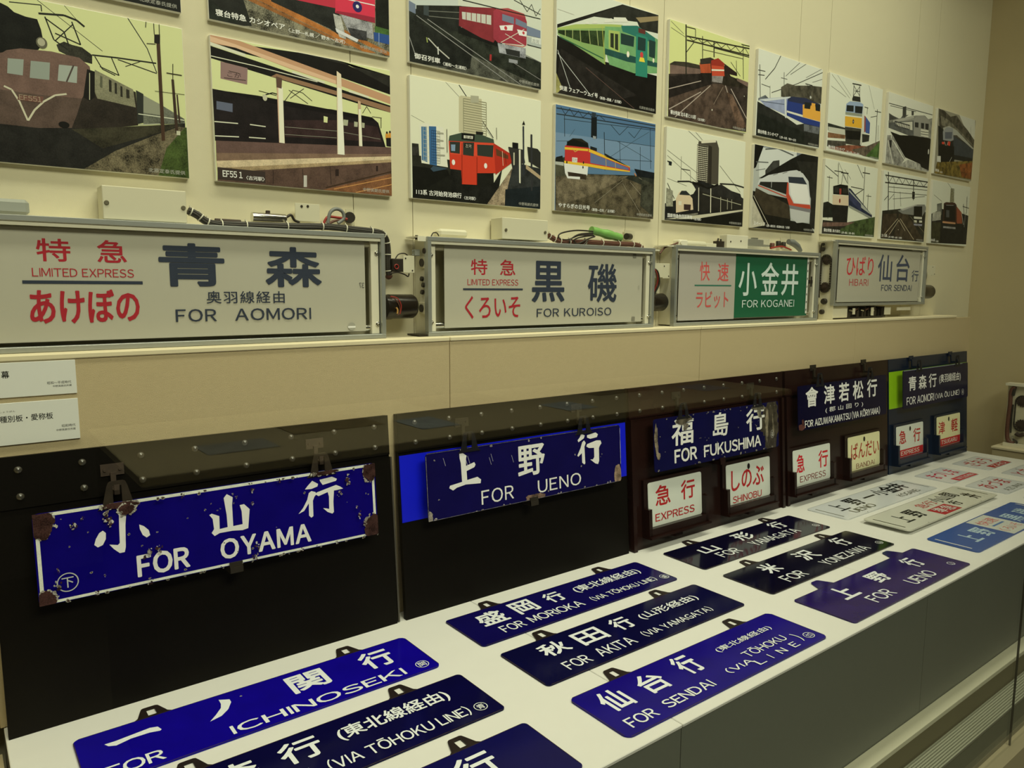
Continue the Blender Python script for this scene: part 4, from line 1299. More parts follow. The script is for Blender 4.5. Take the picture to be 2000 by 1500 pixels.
x, z = W(1221, 449, .0); x2, z2 = W(1240, 470, .0); MB().box(x, x2, .002, .004, z2, z).build('plate', M_CREAMD, S2, S2.location)
# left side: plate with connectors, bracket tab, small switch
xs = .9855
for q in ((826.5, 513, .010), (826, 602, .010)):
    p = at(q[0], q[1], (xs, 0, 0), (1, 0, 0)); MB().box(xs - .0035, xs - .0005, p.y - .013, p.y + .013, p.z - .015, p.z + .015, .001).build('connector_plate', M_CREAMD, S2, S2.location)
    MB().cyl((xs - .003, p.y, p.z), (-1, 0, 0), q[2], .003, 14).build('connector', M_IRON, S2, S2.location)
for q in ((826, 545), (829, 557), (827, 571)):
    p = at(q[0], q[1], (xs, 0, 0), (1, 0, 0)); MB().cyl((xs - .0005, p.y, p.z), (-1, .1, .2), .0062, .006, 7).build('knob', M_IRON, S2, S2.location)
p = at(831, 490, (xs, 0, 0), (1, 0, 0)); MB().cyl((xs - .0005, p.y, p.z), (-1, 0, 0), .007, .005, 10).build('knob', M_RUST, S2, S2.location)
MB().box(.958, .984, -.052, .006, 1.676, 1.6795).box(.958, .984, -.052, -.0505, 1.667, 1.676).build('bracket', M_CREAM, S2, S2.location)
MB().cyl((.968, -.03, 1.6795), (0, 0, 1), .004, .003, 10).cyl((.968, -.03, 1.672), (0, 0, 1), .004, .004, 10).build('screw', M_IRON, S2, S2.location)
x, z = W(808, 487, -.02); x2, z2 = W(818, 500, -.02)
MB().box(x, x2, -.026, -.010, z2, z, .001).cyl((x, -.02, z - .004), (-1, 0, 0), .0015, .005, 6).cyl((x, -.02, z2 + .003), (-1, 0, 0), .0015, .005, 6).build('microswitch', mat('switch_grey', (.3, .31, .28, 1), .5), S2, S2.location)
MB().box(.957, .985, -.055, .004, 1.4325, 1.4365).build('foot', M_IRON, S2, S2.location)
# right side of sign 2
def right_gear(t, x1, z0, L=.088, r=.030):
    MB().cyl((x1 + .001, -.02, z0 + .078), (1, 0, 0), r, .018, 20, .001).cyl((x1 + .016, -.02, z0 + .078), (1, 0, 0), r * .97, L - .016, 20, .009).build('motor', M_MOTOR, t, t.location)
    q = L - .024
    sw = MB().box(x1 + q, x1 + q + .034, -.036, -.034, z0 + .155, z0 + .203, .0004).box(x1 + .002, x1 + q + .001, -.0355, -.0345, z0 + .158, z0 + .203).build('switch_plate', M_WHITE, t, t.location)
    for a, b in ((.006, .194), (.028, .162)): MB().cyl((x1 + q + a, -.036, z0 + b), (0, -1, 0), .0022, .001, 8).build('screw', M_IRON, sw, t.location)
    for k in range(4): MB().tube(smooth([(x1 + .001, -.040 + k*.002, z0 + .19), (x1 + .02 + k*.004, -.042, z0 + .178), (x1 + .035 + k*.004, -.038, z0 + .15 - k*.004), (x1 + .022 + k*.004, -.030, z0 + .105)], 5), .0018, 6).build('wire', (M_CABLER, M_RED, M_IRON, M_CABLE)[k], t, t.location)
    MB().box(x1 + .05, x1 + .064, -.024, -.012, z0 + .10, z0 + .155).build('spacer', M_CREAMD, t, t.location)
right_gear(S2, 1.8145, ZB)
MB().box(1.8147, 1.845, -.05, .006, 1.672, 1.676).cyl((1.83, -.03, 1.676), (0, 0, 1), .005, .004, 8).build('bracket', M_CREAM, S2, S2.location)

# --- sign 3 (white and green)
S3 = thing('roll_sign', (2.34, -.03, ZS), 'third roll destination sign from left, white and green film with FOR KOGANEI', 'train sign', 'roll signs on the shelf')
sign_frame(S3, 1.912, 2.769, ZB, 1.694, (1, 1), inner=.012)
f3 = MB().box(1.947, 2.249, YFI, YFI + .0006, 1.448, 1.676).build('roll_film', M_INK3, S3, S3.location)
MB().box(2.249, 2.712, YFI, YFI + .0006, 1.452, 1.676).build('roll_film', mat('film_green', alb('#175231', IF), .4, noise=.06, nscale=7), S3, S3.location)
rollers(S3, 1.935, 2.745, 1.4575, 1.668)
pr = Pr((0, YFI, 0), UX, UZ, NY, IF, .0001); R3 = '#b24a40'; WG = '#b3bfa6'
pr.text('快', 2.053, 1.580, 2.107, 1.644, R3, .012); pr.text('速', 2.150, 1.580, 2.210, 1.643, R3, .012)
pr.rect(2.028, 1.5628, 2.228, 1.567, '#2b6448'); pr.text('ラビット', 2.038, 1.488, 2.214, 1.546, R3, .01)
pr.text('小', 2.269, 1.529, 2.377, 1.646, WG, .02); pr.text('金', 2.402, 1.532, 2.514, 1.651, WG, .02); pr.text('井', 2.531, 1.530, 2.643, 1.648, WG, .02)
pr.text('FOR KOGANEI', 2.293, 1.487, 2.622, 1.514, WG, .01, 1.1)
pr.rect(2.700, 1.46, 2.712, 1.676, '#bdbda0')
for k in range(7): pr.rect(2.703, 1.47 + k*.03, 2.708, 1.478 + k*.03, '#2b2b24')
pr.build('lettering', M_INK, f3, S3.location)
x, z = W(1320, 468, -.02); x2, z2 = W(1375, 480, -.02)
lt = MB().cyl((x + .03, -.02, z - .011), (1, 0, 0), .0105, x2 - x - .03, 16, .001).build('lamp_tube', M_WHITE, S3, S3.location)
MB().box(x, x + .045, -.034, -.006, z - .026, z, .003).cyl((x + .010, -.034, z - .010), (0, -1, 0), .006, .004, 12).build('lamp_holder', M_CREAM, S3, S3.location)
MB().box(x2, x2 + .055, -.03, -.01, z - .024, z - .006, .001).build('terminal_block', M_WHITE, S3, S3.location)
x, z = W(1400, 466, -.025); x2, z2 = W(1419, 485, -.025); MB().box(x, x2, -.025, -.010, z2, z - .008).cyl((x + .012, -.02, z - .01), (.3, 0, 1), .003, .012, 6).cyl((x + .03, -.02, z - .01), (-.2, 0, 1), .003, .01, 6).build('relay', M_IRON, S3, S3.location)
x, z = W(1420, 458, -.035); x2, z2 = W(1460, 486, -.035)
cv = MB().box(x, x2, -.036, -.004, z2, z, .001).build('cover_box', M_CREAM, S3, S3.location)
for q in ((1427, 472), (1447, 471)): xx, zz = W(q[0], q[1], -.036); MB().cyl((xx, -.036, zz), (0, -1, 0), .003, .001, 8).build('screw', M_IRON, cv, S3.location)
x3, z3 = W(1503, 487, -.035)
MB().box(x2 + .001, x3, -.034, -.006, z2 - .002, z - .006).build('clear_cover', M_CLEAR, S3, S3.location)
x, z = W(1464, 467, -.025); x2, z2 = W(1490, 478, -.025); MB().box(x, x2, -.028, -.014, z2, z, .001).box(x - .02, x2 + .04, -.031, -.010, z2 - .006, z2).box(x + .02, x + .05, -.026, -.016, z, z + .006).build('relay', M_IRON, S3, S3.location)
for q in ((1508, 482), (1520, 478), (1530, 480)):
    x, z = W(q[0], q[1], -.02); MB().cyl((x, -.02, z - .006), (0, 0, 1), .009, .02, 8, .002).build('coil', M_CABLER if q[0] == 1508 else M_IRON, S3, S3.location)
x, z = W(1528, 470, -.01); MB().box(x - .015, x + .015, -.012, -.010, z - .03, z + .01).build('bracket', M_CREAMD, S3, S3.location)
cable(S3, [(1505, 485), (1518, 482), (1530, 482), (1545, 488)], .003, M_RED, 'cable', -.03)
x, z = W(1540, 472, -.02); MB().tube([(x, -.02, z), (x + .03, -.02, z - .003), (x + .06, -.02, z - .014), (x + .085, -.02, z - .032)], .012, 10, True, [.010, .013, .012, .008]).build('plug', M_GREYC, S3, S3.location)
cable(S3, [(1289, 495), (1298, 484), (1312, 479), (1324, 474)], .003, M_CABLER, 'cable', -.03)
for q in ((1313, 553), (1312, 569)):
    p = at(q[0], q[1], (1.9155, 0, 0), (1, 0, 0)); MB().cyl((1.9158, p.y, p.z), (-1, 0, 0), .0035, .003, 8).build('screw', M_IRON, S3, S3.location)
MB().box(1.882, 1.914, -.05, .006, 1.688, 1.692).build('bracket', M_CREAM, S3, S3.location)
MB().cyl((2.7695, -.03, 1.600), (1, -.3, 0), .010, .006, 10).cyl((2.7695, -.03, 1.500), (1, 0, 0), .018, .022, 14, .002).build('knob', M_IRON, S3, S3.location)
x, z = W(1582, 550, -.047); MB().box(x - .008, x + .012, -.05, -.044, z - .008, z + .006).box(x + .006, x + .009, -.05, -.046, z - .02, z + .02).build('latch', M_IRON, S3, S3.location)

# --- sprocket drive used on sign 4's side and the loose drive unit
def sprocket(t, x, y, z, r, par=None, name='sprocket'):
    b = MB(); n = 14; k = []
    for i in range(n):
        for da, rr in ((-.16, .86), (-.07, 1.0), (.07, 1.0), (.16, .86)): a = 6.2832 * (i / n) + da; k.append((rr * r * math.cos(a), rr * r * math.sin(a)))
    b.prism(k, (x, y, z), (0, -1, 0), (0, 0, 1), (-1, 0, 0), 0, .003)
    b.cyl((x - .003, y, z), (-1, 0, 0), r * .45, .004, 12).cyl((x - .007, y, z), (-1, 0, 0), r * .16, .003, 8)
    return b.build(name, M_RUST, par or t, t.location)
def chain(t, x, y, z0, z1, r):
    pts = []; n1 = int((z1 - z0) / .009)
    for i in range(n1): pts.append((y - r, z0 + (z1 - z0) * i / n1))
    m = max(6, int(3.1416 * r / .009))
    for i in range(m): a = 3.1416 * i / m; pts.append((y - r * math.cos(a), z1 + r * math.sin(a)))
    for i in range(n1): pts.append((y + r, z1 - (z1 - z0) * i / n1))
    for i in range(m): a = 3.1416 * i / m; pts.append((y + r * math.cos(a), z0 - r * math.sin(a)))
    b = MB()
    for i in range(len(pts)):
        a, c = pts[i], pts[(i + 1) % len(pts)]; dy, dz = c[0]-a[0], c[1]-a[1]; L = math.hypot(dy, dz) or 1
        b.obox((x, a[0], a[1]), (0, dy/L, dz/L), (0, -dz/L, dy/L), (-1, 0, 0), -.001, L * .8, -.003, .003, 0, .005 if i % 2 else .0035)
    return tag(b.build('chain', M_IRON, t, t.location), kind='stuff')
# --- sign 4
S4 = thing('roll_sign', (3.28, -.03, ZS), 'rightmost roll destination sign with FOR SENDAI, raised on its frame above dark machinery', 'train sign', 'roll signs on the shelf')
sign_frame(S4, 2.886, 3.684, 1.4865, 1.7515, (1, 1), inner=.014)
f4 = film(S4, 2.930, 3.640, 1.502, 1.728); rollers(S4, 2.91, 3.66, 1.507, 1.720)
pr = Pr((0, YFI, 0), UX, UZ, NY, IF, .0001); B4 = '#3a4048'; R4 = '#ac3030'
pr.text('ひばり', 2.993, 1.612, 3.214, 1.692, R4, .012); pr.text('HIBARI', 3.021, 1.569, 3.178, 1.597, '#9c3c38', .005, 1.1)
pr.text('仙', 3.253, 1.589, 3.378, 1.705, B4, .018); pr.text('台', 3.417, 1.590, 3.541, 1.709, B4, .018); pr.text('行', 3.567, 1.592, 3.633, 1.643, B4, .008)
pr.text('FOR SENDAI', 3.292, 1.548, 3.575, 1.575, B4, .008, 1.05)
pr.build('lettering', M_INK, f4, S4.location)
pr.rect(2.97, 1.505, 2.973, 1.52, B4)
sprocket(S4, 2.888, -.018, 1.6705, .0185); sprocket(S4, 2.888, -.0155, 1.5635, .0195); chain(S4, 2.887, -.0165, 1.5635, 1.6705, .021)
MB().box(2.8895, 2.8905, -.056, .008, ZS + .0005, 1.490).build('side_plate', M_CREAM, S4, S4.location)
MB().box(2.862, 2.888, -.05, .006, 1.7455, 1.749).cyl((2.87, -.02, 1.7495), (0, 0, 1), .003, .003, 8).build('bracket', M_CREAM, S4, S4.location)
MB().cyl((2.884, -.002, 1.715), (-1, 0, 0), .009, .010, 10, .001).cyl((2.884, -.002, 1.735), (-1, 0, 0), .006, .008, 10).build('connector', M_IRON, S4, S4.location)
MB().tube(smooth([(2.878, .002, 1.735), (2.874, .004, 1.70), (2.876, -.002, 1.66), (2.874, .002, 1.60), (2.876, 0, 1.52)], 5), .003, 6).build('cable', M_IRON, S4, S4.location)
MB().cyl((2.889, -.018, 1.505), (-1, 0, 0), .012, .014, 12, .002).build('knob', M_IRON, S4, S4.location)
MB().cyl((2.889, -.01, 1.462), (-1, 0, 0), .010, .012, 12, .002).build('knob', M_IRON, S4, S4.location)
x, z = W(1656, 599, -.045); MB().box(2.892, x, -.045, .0, ZS + .006, 1.485, .002).build('terminal_box', M_CREAM, S4, S4.location)
mc = MB(); R = random.Random(7)
for k in range(24):
    a = x + .01 + k * .0145; mc.box(a, a + R.uniform(.006, .018), -.035 + R.uniform(-.006, .01), .004, ZS + .0006 + R.uniform(0, .006), ZS + R.uniform(.025, .052))
tag(mc.build('machinery', M_IRON, S4, S4.location), kind='stuff')
MB().box(2.892, 3.32, -.040, .006, ZS + .0004, ZS + .008).build('base_plate', M_IRON, S4, S4.location)
for q0, q1, z0_, z1_ in ((1728, 1739, 600, 614), (1752, 1778, 600, 605.5), (1666, 1670, 602, 614), (1702, 1706, 600, 616)):
    a, za = W(q0, z0_, -.045); b, zb = W(q1, z1_, -.045); MB().box(a, b, -.045, -.043, zb, za).build('tab', M_CREAM, S4, S4.location)
for k in range(5): MB().cyl((3.05 + k * .045, -.037, 1.467), (1, .1, .3 * (k % 2) - .1), .004, .03, 8).build('rod', M_CHROME if k % 2 == 0 else M_CABLER, S4, S4.location)
right_gear(S4, 3.684, 1.4865 - .02, .13, .034)
MB().box(3.735, 3.80, -.002, .0, 1.57, 1.755).box(3.69, 3.80, -.004, -.002, 1.57, 1.578).build('cover_plate', M_CREAM, S4, S4.location)

# --- loose drive unit at the right end
PL = thing('pedestal', (4.28, -.6, 0), 'low wall coloured pedestal at the right end under the loose drive unit', 'pedestal')
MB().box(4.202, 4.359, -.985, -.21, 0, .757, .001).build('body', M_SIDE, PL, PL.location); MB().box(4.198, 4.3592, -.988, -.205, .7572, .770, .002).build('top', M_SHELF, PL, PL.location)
DU = thing('drive_unit', (4.27, -.3, .770), 'loose machine chassis with two sprockets and a chain at the right edge of the view', 'machine part')
def RX(px, py, x=4.27): p = at(px, py, (x, 0, 0), (1, 0, 0)); return p.y, p.z
ya, za = RX(1969, 752); 
MB().box(4.27, 4.30, -.42, ya, .790, za, .003).build('chassis', M_CREAMD, DU, DU.location)
MB().box(4.25, 4.31, -.42, ya + .004, za, za + .012).build('top_plate', M_CREAM, DU, DU.location)
MB().box(4.25, 4.32, -.42, ya - .005, .7705, .7895).build('base', M_CREAM, DU, DU.location)
y1_, z1_ = RX(1997, 785); y2_, z2_ = RX(1995, 830)
sprocket(DU, 4.269, y1_, z1_, .026); sprocket(DU, 4.269, y2_, z2_, .028); chain(DU, 4.268, (y1_ + y2_) / 2, z2_, z1_, .030)
def rc(pts, r, m, name): return MB().tube(smooth([(4.262, *RX(*p)) for p in pts], 5), r, 8).build(name, m, DU, DU.location)
rc([(1984, 755), (1976, 765), (1974, 790), (1970, 820), (1968, 850), (1972, 862), (1982, 866)], .010, M_CABLER, 'wire_loom')
rc([(1983, 755), (1980, 768), (1979, 772)], .009, M_IRON, 'connector')
rc([(1980, 790), (1977, 810), (1975, 845)], .004, M_IRON, 'cable')
rc([(1972, 866), (1984, 869), (1987, 862), (1979, 857)], .004, M_IRON, 'cable')
rc([(1978, 851), (1978, 862)], .003, M_CHROME, 'pin')
rc([(1985, 846), (1992, 850), (2001, 848)], .010, M_RUST, 'harness')
# ------------------------------------------------------------------ leaning boards with hanging plates
BO = Vector((0, -.148, ZD)); BU = Vector((1, 0, 0)); BV = Vector((0, .036, .5)).normalized(); BN = BU.cross(BV).normalized()
if BN.y > 0: BN = -BN
def bp(x, v, d=0.0): return BO + BU * x + BV * v + BN * d
def bo(name, m, t, x0, x1, v0, v1, d0, d1, par=None):
    return MB().obox(BO, BU, BV, BN, x0, x1, v0, v1, d0, d1).build(name, m, par or t, t.location)
WT = '#c3c6ae'
def plate_mesh(mb, o, u, v, n, w, h, th, r=.012, tabs=(), tabh=.038, hole=True):
    o = Vector(o); pts = []
    for cx, cy, a0 in ((w - r, h - r, 0), (r, h - r, 90), (r, r, 180), (w - r, r, 270)):
        for k in range(5): a = math.radians(a0 + 22.5 * k); pts.append((cx + r * math.cos(a), cy + r * math.sin(a)))
    mb.prism(pts, o, u, v, n, 0, th)
    for c in tabs: tab_mesh(mb, o, u, v, n, c, h, th, tabh, hole)
def tab_mesh(mb, o, u, v, n, c, h, th, tabh, hole):
    q = lambda P: mb.prism(P, o, u, v, n, 0, th)
    if not hole: q([(c - .037, h - .001), (c + .037, h - .001), (c + .018, h + tabh - .004), (c + .012, h + tabh), (c - .012, h + tabh), (c - .018, h + tabh - .004)]); return
    a, hb, ht = .0075, h + .006, h + tabh - .009
    q([(c - .034, h - .001), (c + .034, h - .001), (c + .026, hb), (c - .026, hb)])
    q([(c - .026, hb), (c - a, hb), (c - a, ht), (c - .0175, ht)]); q([(c + a, hb), (c + .026, hb), (c + .0175, ht), (c + a, ht)])
    q([(c - .0175, ht), (c + .0175, ht), (c + .0145, h + tabh - .002), (c + .011, h + tabh), (c - .011, h + tabh), (c - .0145, h + tabh - .002)])
def enamel(name, rgb, I, rough=.13, noise=.25, spec=.12):
    return mat('enamel_' + name, alb(rgb, I), rough, noise=noise, nscale=14, spec=spec)
def chips(pr, seed, w, h, n, corners=(), rust='#2e2117', rim='#8d8c74', big=.016):
    R = random.Random(seed)
    for (cx, cy, r) in corners:
        pr.blob(cx, cy, r * 1.12, r * 1.12, rim, R.random(), .4, 26, .28); pr.blob(cx, cy, r, r, rust, R.random(), .6, 26, .22)
    for _ in range(n):
        e = R.random(); x = R.uniform(.005, w - .005); y = (R.choice([R.uniform(.001, .006), h - R.uniform(.001, .006)]) if e < .6 else R.uniform(.01, h - .01)); s = R.uniform(.0006, .0024 if e < .6 else .0016)
        pr.blob(x, y, s * 1.6, s * 1.4, rim, R.random(), .3, 9, .5); pr.blob(x, y, s, s * .8, rust, R.random(), .3, 9, .5)
def hanging(x0, v0, w, h, lab, matn, tabs, d=.030, hole=True, r=.010, tabm=None):
    o = bp(x0, v0, d); t = thing('destination_plate', o, lab, 'destination plate', 'enamel plates hung on the boards')
    m = MB(); plate_mesh(m, o, BU, BV, BN, w, h, .0022, r, () if tabm else tabs, .040, hole); m.build('plate', matn, t, t.location)
    if tabm:
        for c in tabs:
            m = MB(); tab_mesh(m, o + BN * .0024, BU, BV, BN, c, h - .010, .002, .050, hole); m.build('hanging_tab', tabm, t, t.location)
    return t, Pr(o + BN * .0022, BU, BV, BN, I_BRD, .0001, .00002, clip=(.0005, .0005, w - .0005, h - .0005))
def board(x0, x1, lab, m, rivets=True, strip=True, h=.505):
    t = thing('display_board', bp((x0 + x1) / 2, 0), lab, 'board', 'boards leaning on the shelf riser')
    bo('panel', m, t, x0, x1, 0, h, -.0125, 0)
    if strip: bo('top_strip', m, t, x0, x1, .412, h + .0005, .0003, .0035)
    if rivets:
        n = 8; first = None
        for v in (.433, .481):
            for k in range(n):
                x = x0 + .048 + (x1 - x0 - .085) * k / (n - 1)
                if first is None:
                    first = MB().dome((0, 0, 0), BN, .0068, 12, .75).build('rivet', M_RIVET, t, (0, 0, 0)); o = first
                else: o = first.copy(); COL.objects.link(o)
                o.parent = t; o.location = bp(x, v, .0034) - Vector(t.location)
    return t
def hook(t, x, v=.405, m=None):
    m = m or M_IRON
    bo('hook', m, t, x - .020, x + .020, v + .050, v + .072, .0036, .0065)
    b = MB().obox(BO, BU, BV, BN, x - .0045, x + .0045, v + .018, v + .056, .0066, .012)
    b.obox(BO, BU, BV, BN, x - .0045, x + .0045, v + .018, v + .026, .012, .040).obox(BO, BU, BV, BN, x - .0045, x + .0045, v + .018, v + .036, .036, .040)
    b.cyl(bp(x - .013, v + .061, .0066), BN, .003, .002, 8).cyl(bp(x + .013, v + .061, .0066), BN, .003, .002, 8)
    b.build('hook_arm', m, t, t.location)
def clip(t, x, v, m=None):
    MB().obox(BO, BU, BV, BN, x - .013, x + .013, v - .016, v - .004, .0005, .040).obox(BO, BU, BV, BN, x - .013, x + .013, v - .016, v + .006, .0345, .0385).build('plate_clip', m or M_IRON, t, t.location)
ENW = mat('enamel_white', alb('#b5b89c', I_BRD), .2, spec=.3)
ENY = mat('enamel_ivory', alb('#c4bd84', I_BRD), .2, spec=.4)
TABD = mat('tab_dark', (.010, .010, .014, 1), .5, noise=.5, nscale=60, spec=.2)
# board 1
b1 = board(.050, .833, 'black board at the left with a chipped FOR OYAMA plate and rivets along its top', M_BLACK)
bo('edge_strip', mat('dull_strip', (.07, .062, .05, 1), .4), b1, .8365, .8405, .002, .405, -.011, -.001)
for x in (.240, .642): hook(b1, x + .006, .400, M_RUST)
clip(b1, .453, .238)
t, pr = hanging(.110, .237, .668, .166, 'large blue enamel plate with white border, rusty chipped corners, reading FOR OYAMA', enamel('oyama', '#0a0450', I_BRD, .2), (.137, .539), tabm=mat('tab_rust', (.030, .022, .015, 1), .6, noise=.5, nscale=70, spec=.2))
ox, ov = .110, .237
for a in (((.0, .0), (.668, .007)), ((.0, .158), (.668, .166)), ((.001, 0), (.011, .166)), ((.657, 0), (.667, .166))):
    pr.rect(a[0][0] + .002, a[0][1] + .001, a[1][0] - .002, a[1][1] - .001, '#b9bb9c', .1)
def tr(pts, z): return [pr.loc(z[0] + a / z[2], z[1] + b / z[2]) for a, b in (tuple(map(float, s.split(','))) for s in pts.split())]
ZF_ = (0, 850, 2000 / 780); ZH_ = (480, 740, 5.0)
for s_, z_ in (('515,478 530,490 530,520 515,550 490,562 472,550 480,520 497,490', ZF_), ('580,385 600,378 632,392 628,450 630,560 625,585 600,590 570,570 548,548 590,550 600,540 597,470 595,400', ZF_),
        ('697,447 720,455 745,475 752,500 735,512 715,500 700,470', ZF_), ('1120,315 1135,295 1165,310 1162,350 1168,455 1215,445 1210,380 1200,350 1222,345 1250,370 1243,465 1215,475 1165,478 1100,490 1075,505 1060,490 1072,470 1065,420 1048,400 1060,393 1098,405 1100,470 1140,460 1135,400', ZF_),
        ('648,995 705,1025 700,1050 640,1075 578,1080 600,1050', ZH_), ('615,1115 640,1095 680,1105 690,1125 670,1150 655,1190 660,1340 640,1355 618,1335 615,1215 570,1290 515,1320 560,1260 600,1180', ZH_),
        ('720,985 840,955 890,975 880,995 750,1035 725,1000', ZH_), ('690,1110 880,1035 920,1050 950,1070 890,1085 860,1090 855,1200 860,1300 845,1315 800,1300 755,1262 790,1265 815,1270 812,1150 800,1105 710,1145 685,1130', ZH_)):
    pr.poly(tr(s_, z_), WT)
pr.text('FOR', .271 - ox, .252 - ov, .366 - ox, .295 - ov, WT, .06, 1.15); pr.text('OYAMA', .425 - ox, .252 - ov, .617 - ox, .294 - ov, WT, .055, 1.2)
pr.ring(.0465, .034, .0165, .0165, .0018, '#9fa18c'); pr.text('下', .037, .024, .056, .043, '#9fa18c', .01)
RUS = '#33211a'
for q in ((.012, .146, .022, .024), (.012, .010, .016, .014), (.655, .148, .017, .022), (.655, .022, .019, .028), (.140, .160, .030, .006), (.150, .150, .014, .009), (.545, .162, .028, .005)):
    Rq = random.Random(q[0] * 57 + q[1])
    for e in range(34):
        a = Rq.uniform(0, 6.28); z_ = Rq.uniform(.0008, .0035); k_ = Rq.uniform(.85, 1.15)
        pr.blob(q[0] + q[2] * k_ * math.cos(a), q[1] + q[3] * k_ * math.sin(a), z_, z_ * Rq.uniform(.5, 1.6), ('#8f8d74', '#7b7561')[e % 2], Rq.random(), .4, 8, .6)
    pr.blob(q[0], q[1], q[2], q[3], RUS, q[0] * 31 + q[1], .6, 30, .25)
for q in ((.060, .135, .006), (.077, .147, .003), (.116, .143, .007), (.122, .130, .006), (.385, .148, .004), (.383, .120, .004), (.345, .148, .002), (.352, .140, .0022), (.346, .128, .0016), (.595, .142, .007), (.575, .112, .005), (.600, .130, .005),
        (.182, .060, .008), (.200, .066, .006), (.382, .010, .005), (.388, .030, .006), (.620, .055, .006), (.632, .035, .005), (.615, .075, .003), (.030, .032, .006), (.105, .035, .002), (.033, .060, .003), (.300, .135, .0015), (.480, .004, .004), (.090, .004, .004), (.250, .162, .004), (.440, .162, .004), (.560, .004, .004), (.180, .004, .006)):
    Rq = random.Random(q[0] * 91)
    for e in range(12):
        a, d = Rq.uniform(0, 6.28), q[2] * Rq.uniform(.1, 1.2); z_ = q[2] * Rq.uniform(.12, .45)
        pr.blob(q[0] + d * math.cos(a), q[1] + d * 1.3 * math.sin(a), z_, z_ * Rq.uniform(.5, 1.6), ('#8f8d78', RUS, '#6d6552', '#2a1c1c')[e % 4], Rq.random(), .5, 8, .6)
chips(pr, 5, .668, .166, 60, (), RUS, '#77765f')
pr.build('lettering', M_WEAR, t, t.location)
# board 2
b2 = board(.857, 1.633, 'black board second from left, with a bright blue sheet behind its FOR UENO plate', M_BLACK)
sheet = bo('blue_sheet', mat('blue_sheet', alb('#0a14a0', I_BRD), .35), b2, .859, 1.631, .241, .404, .0004, .0016)
for x in (1.040, 1.432): hook(b2, x, .406)
clip(b2, 1.24, .240)
t, pr = hanging(.913, .2385, .664, .167, 'dark navy enamel plate reading FOR UENO, hung in front of the bright blue sheet', enamel('ueno_old', '#0d0a34', I_BRD, .22), (.128, .520), tabm=TABD)
ox, ov = .913, .2385; ZG_ = (760, 750, 4.0)
pr.poly(tr('548,545 575,540 605,560 600,580 600,640 665,610 675,630 665,650 605,680 610,750 690,725 718,745 715,775 600,785 530,810 500,832 470,815 475,795 570,765 560,620 550,580', ZG_), WT)
pr.text('野', 1.193 - ox, .305 - ov, 1.286 - ox, .388 - ov, WT, .035); 
for s_ in ('1500,388 1528,402 1520,425 1478,455 1472,440 1490,415', '1522,440 1535,460 1525,490 1532,620 1525,628 1508,615 1505,540 1478,568 1470,560 1495,500 1508,455', '1545,400 1612,378 1630,392 1622,415 1570,428 1545,418', '1545,470 1618,440 1650,440 1658,462 1645,482 1638,500 1640,600 1632,625 1610,620 1572,590 1592,588 1602,570 1600,498 1560,500 1540,488'):
    pr.poly(tr(s_, ZG_), WT)
pr.text('FOR', 1.072 - ox, .253 - ov, 1.176 - ox, .290 - ov, WT, .005, 1.2); pr.text('UENO', 1.258 - ox, .253 - ov, 1.416 - ox, .288 - ov, WT, .005, 1.2)
pr.blob(.650, .022, .014, .030, '#77644a', 3, .6, 24, .2); pr.blob(.335, .006, .030, .010, '#5f4c3a', 4, .6, 24, .3); pr.blob(.006, .010, .008, .014, '#77705c', 5, .5, 16, .3)
for k in range(6): pr.line([(.05 + k * .022 + (k % 3) * .05, .150 - k * .004), (.056 + k * .022 + (k % 3) * .05, .130 - k * .004)], .0008, '#9d9c94')
pr.line([(.001, .004), (.001, .16)], .0014, '#6f6c62', .5); pr.line([(.004, .166), (.654, .166)], .0009, '#5f5c55', .5); pr.line([(.663, .05), (.663, .158)], .0018, '#9a988c', .6); pr.line([(.01, .001), (.65, .001)], .001, '#5f5c55', .5)
chips(pr, 9, .664, .167, 26, (), '#5a4a3a', '#8d8a7c')
pr.build('lettering', M_WEAR, t, t.location)
# small plates in holders
def holder(t, x0, x1, v1, m):
    bo('holder', m, t, x0 - .010, x1 + .010, .036, v1 + .010, .0004, .010)
    c = MB().obox(BO, BU, BV, BN, x0 - .008, x1 + .008, .040, .066, .0105, .030)
    c.obox(BO, BU, BV, BN, x0 - .010, x0 + .004, .040, .128, .0105, .030).obox(BO, BU, BV, BN, x1 - .004, x1 + .010, .040, .128, .0105, .030)
    c.obox(BO, BU, BV, BN, x0 - .012, x1 + .012, .036, .042, .0105, .040)
    c.build('holder_channel', m, t, t.location)
    MB().obox(BO, BU, BV, BN, (x0+x1)/2 - .018, (x0+x1)/2 + .018, .020, .036, .0004, .024).cyl(bp(x1 + .003, .130, .018), BU, .003, .008, 8).build('holder_foot', m, t, t.location)
def small(x0, x1, v1, lab, items, m=None, hole=True, band=None):
    v0 = .0665; w, h = x1 - x0 - .010, v1 - v0; o = bp(x0 + .005, v0, .012)
    t = thing('name_plate', o, lab, 'name plate', 'small plates in the holders')
    q = MB(); plate_mesh(q, o, BU, BV, BN, w, h, .002, .008); q.build('plate', m or ENW, t, t.location)
    pr = Pr(o + BN * .002, BU, BV, BN, I_BRD, .0001)
    if band: pr.rect(.001, .001, w - .001, band, '#9c2422')
    for it in items: pr.text(it[0], it[1] - x0 - .005, it[2] - v0, it[3] - x0 - .005, it[4] - v0, it[5], it[6])
    if hole: pr.ell(w / 2, h - .019, .0078, .0105, '#17130f')
    pr.build('lettering', M_ENAMEL, t, t.location)
RD = '#96201e'
b3 = board(1.647, 2.456, 'dark brown lacquered board with a worn FOR FUKUSHIMA plate and small white plates', M_BROWN)
for x in (1.862, 2.258): hook(b3, x, .406)
clip(b3, 2.05, .238, M_BROWN)
holder(b3, 1.705, 1.972, .207, M_BROWN); holder(b3, 2.094, 2.358, .207, M_BROWN)
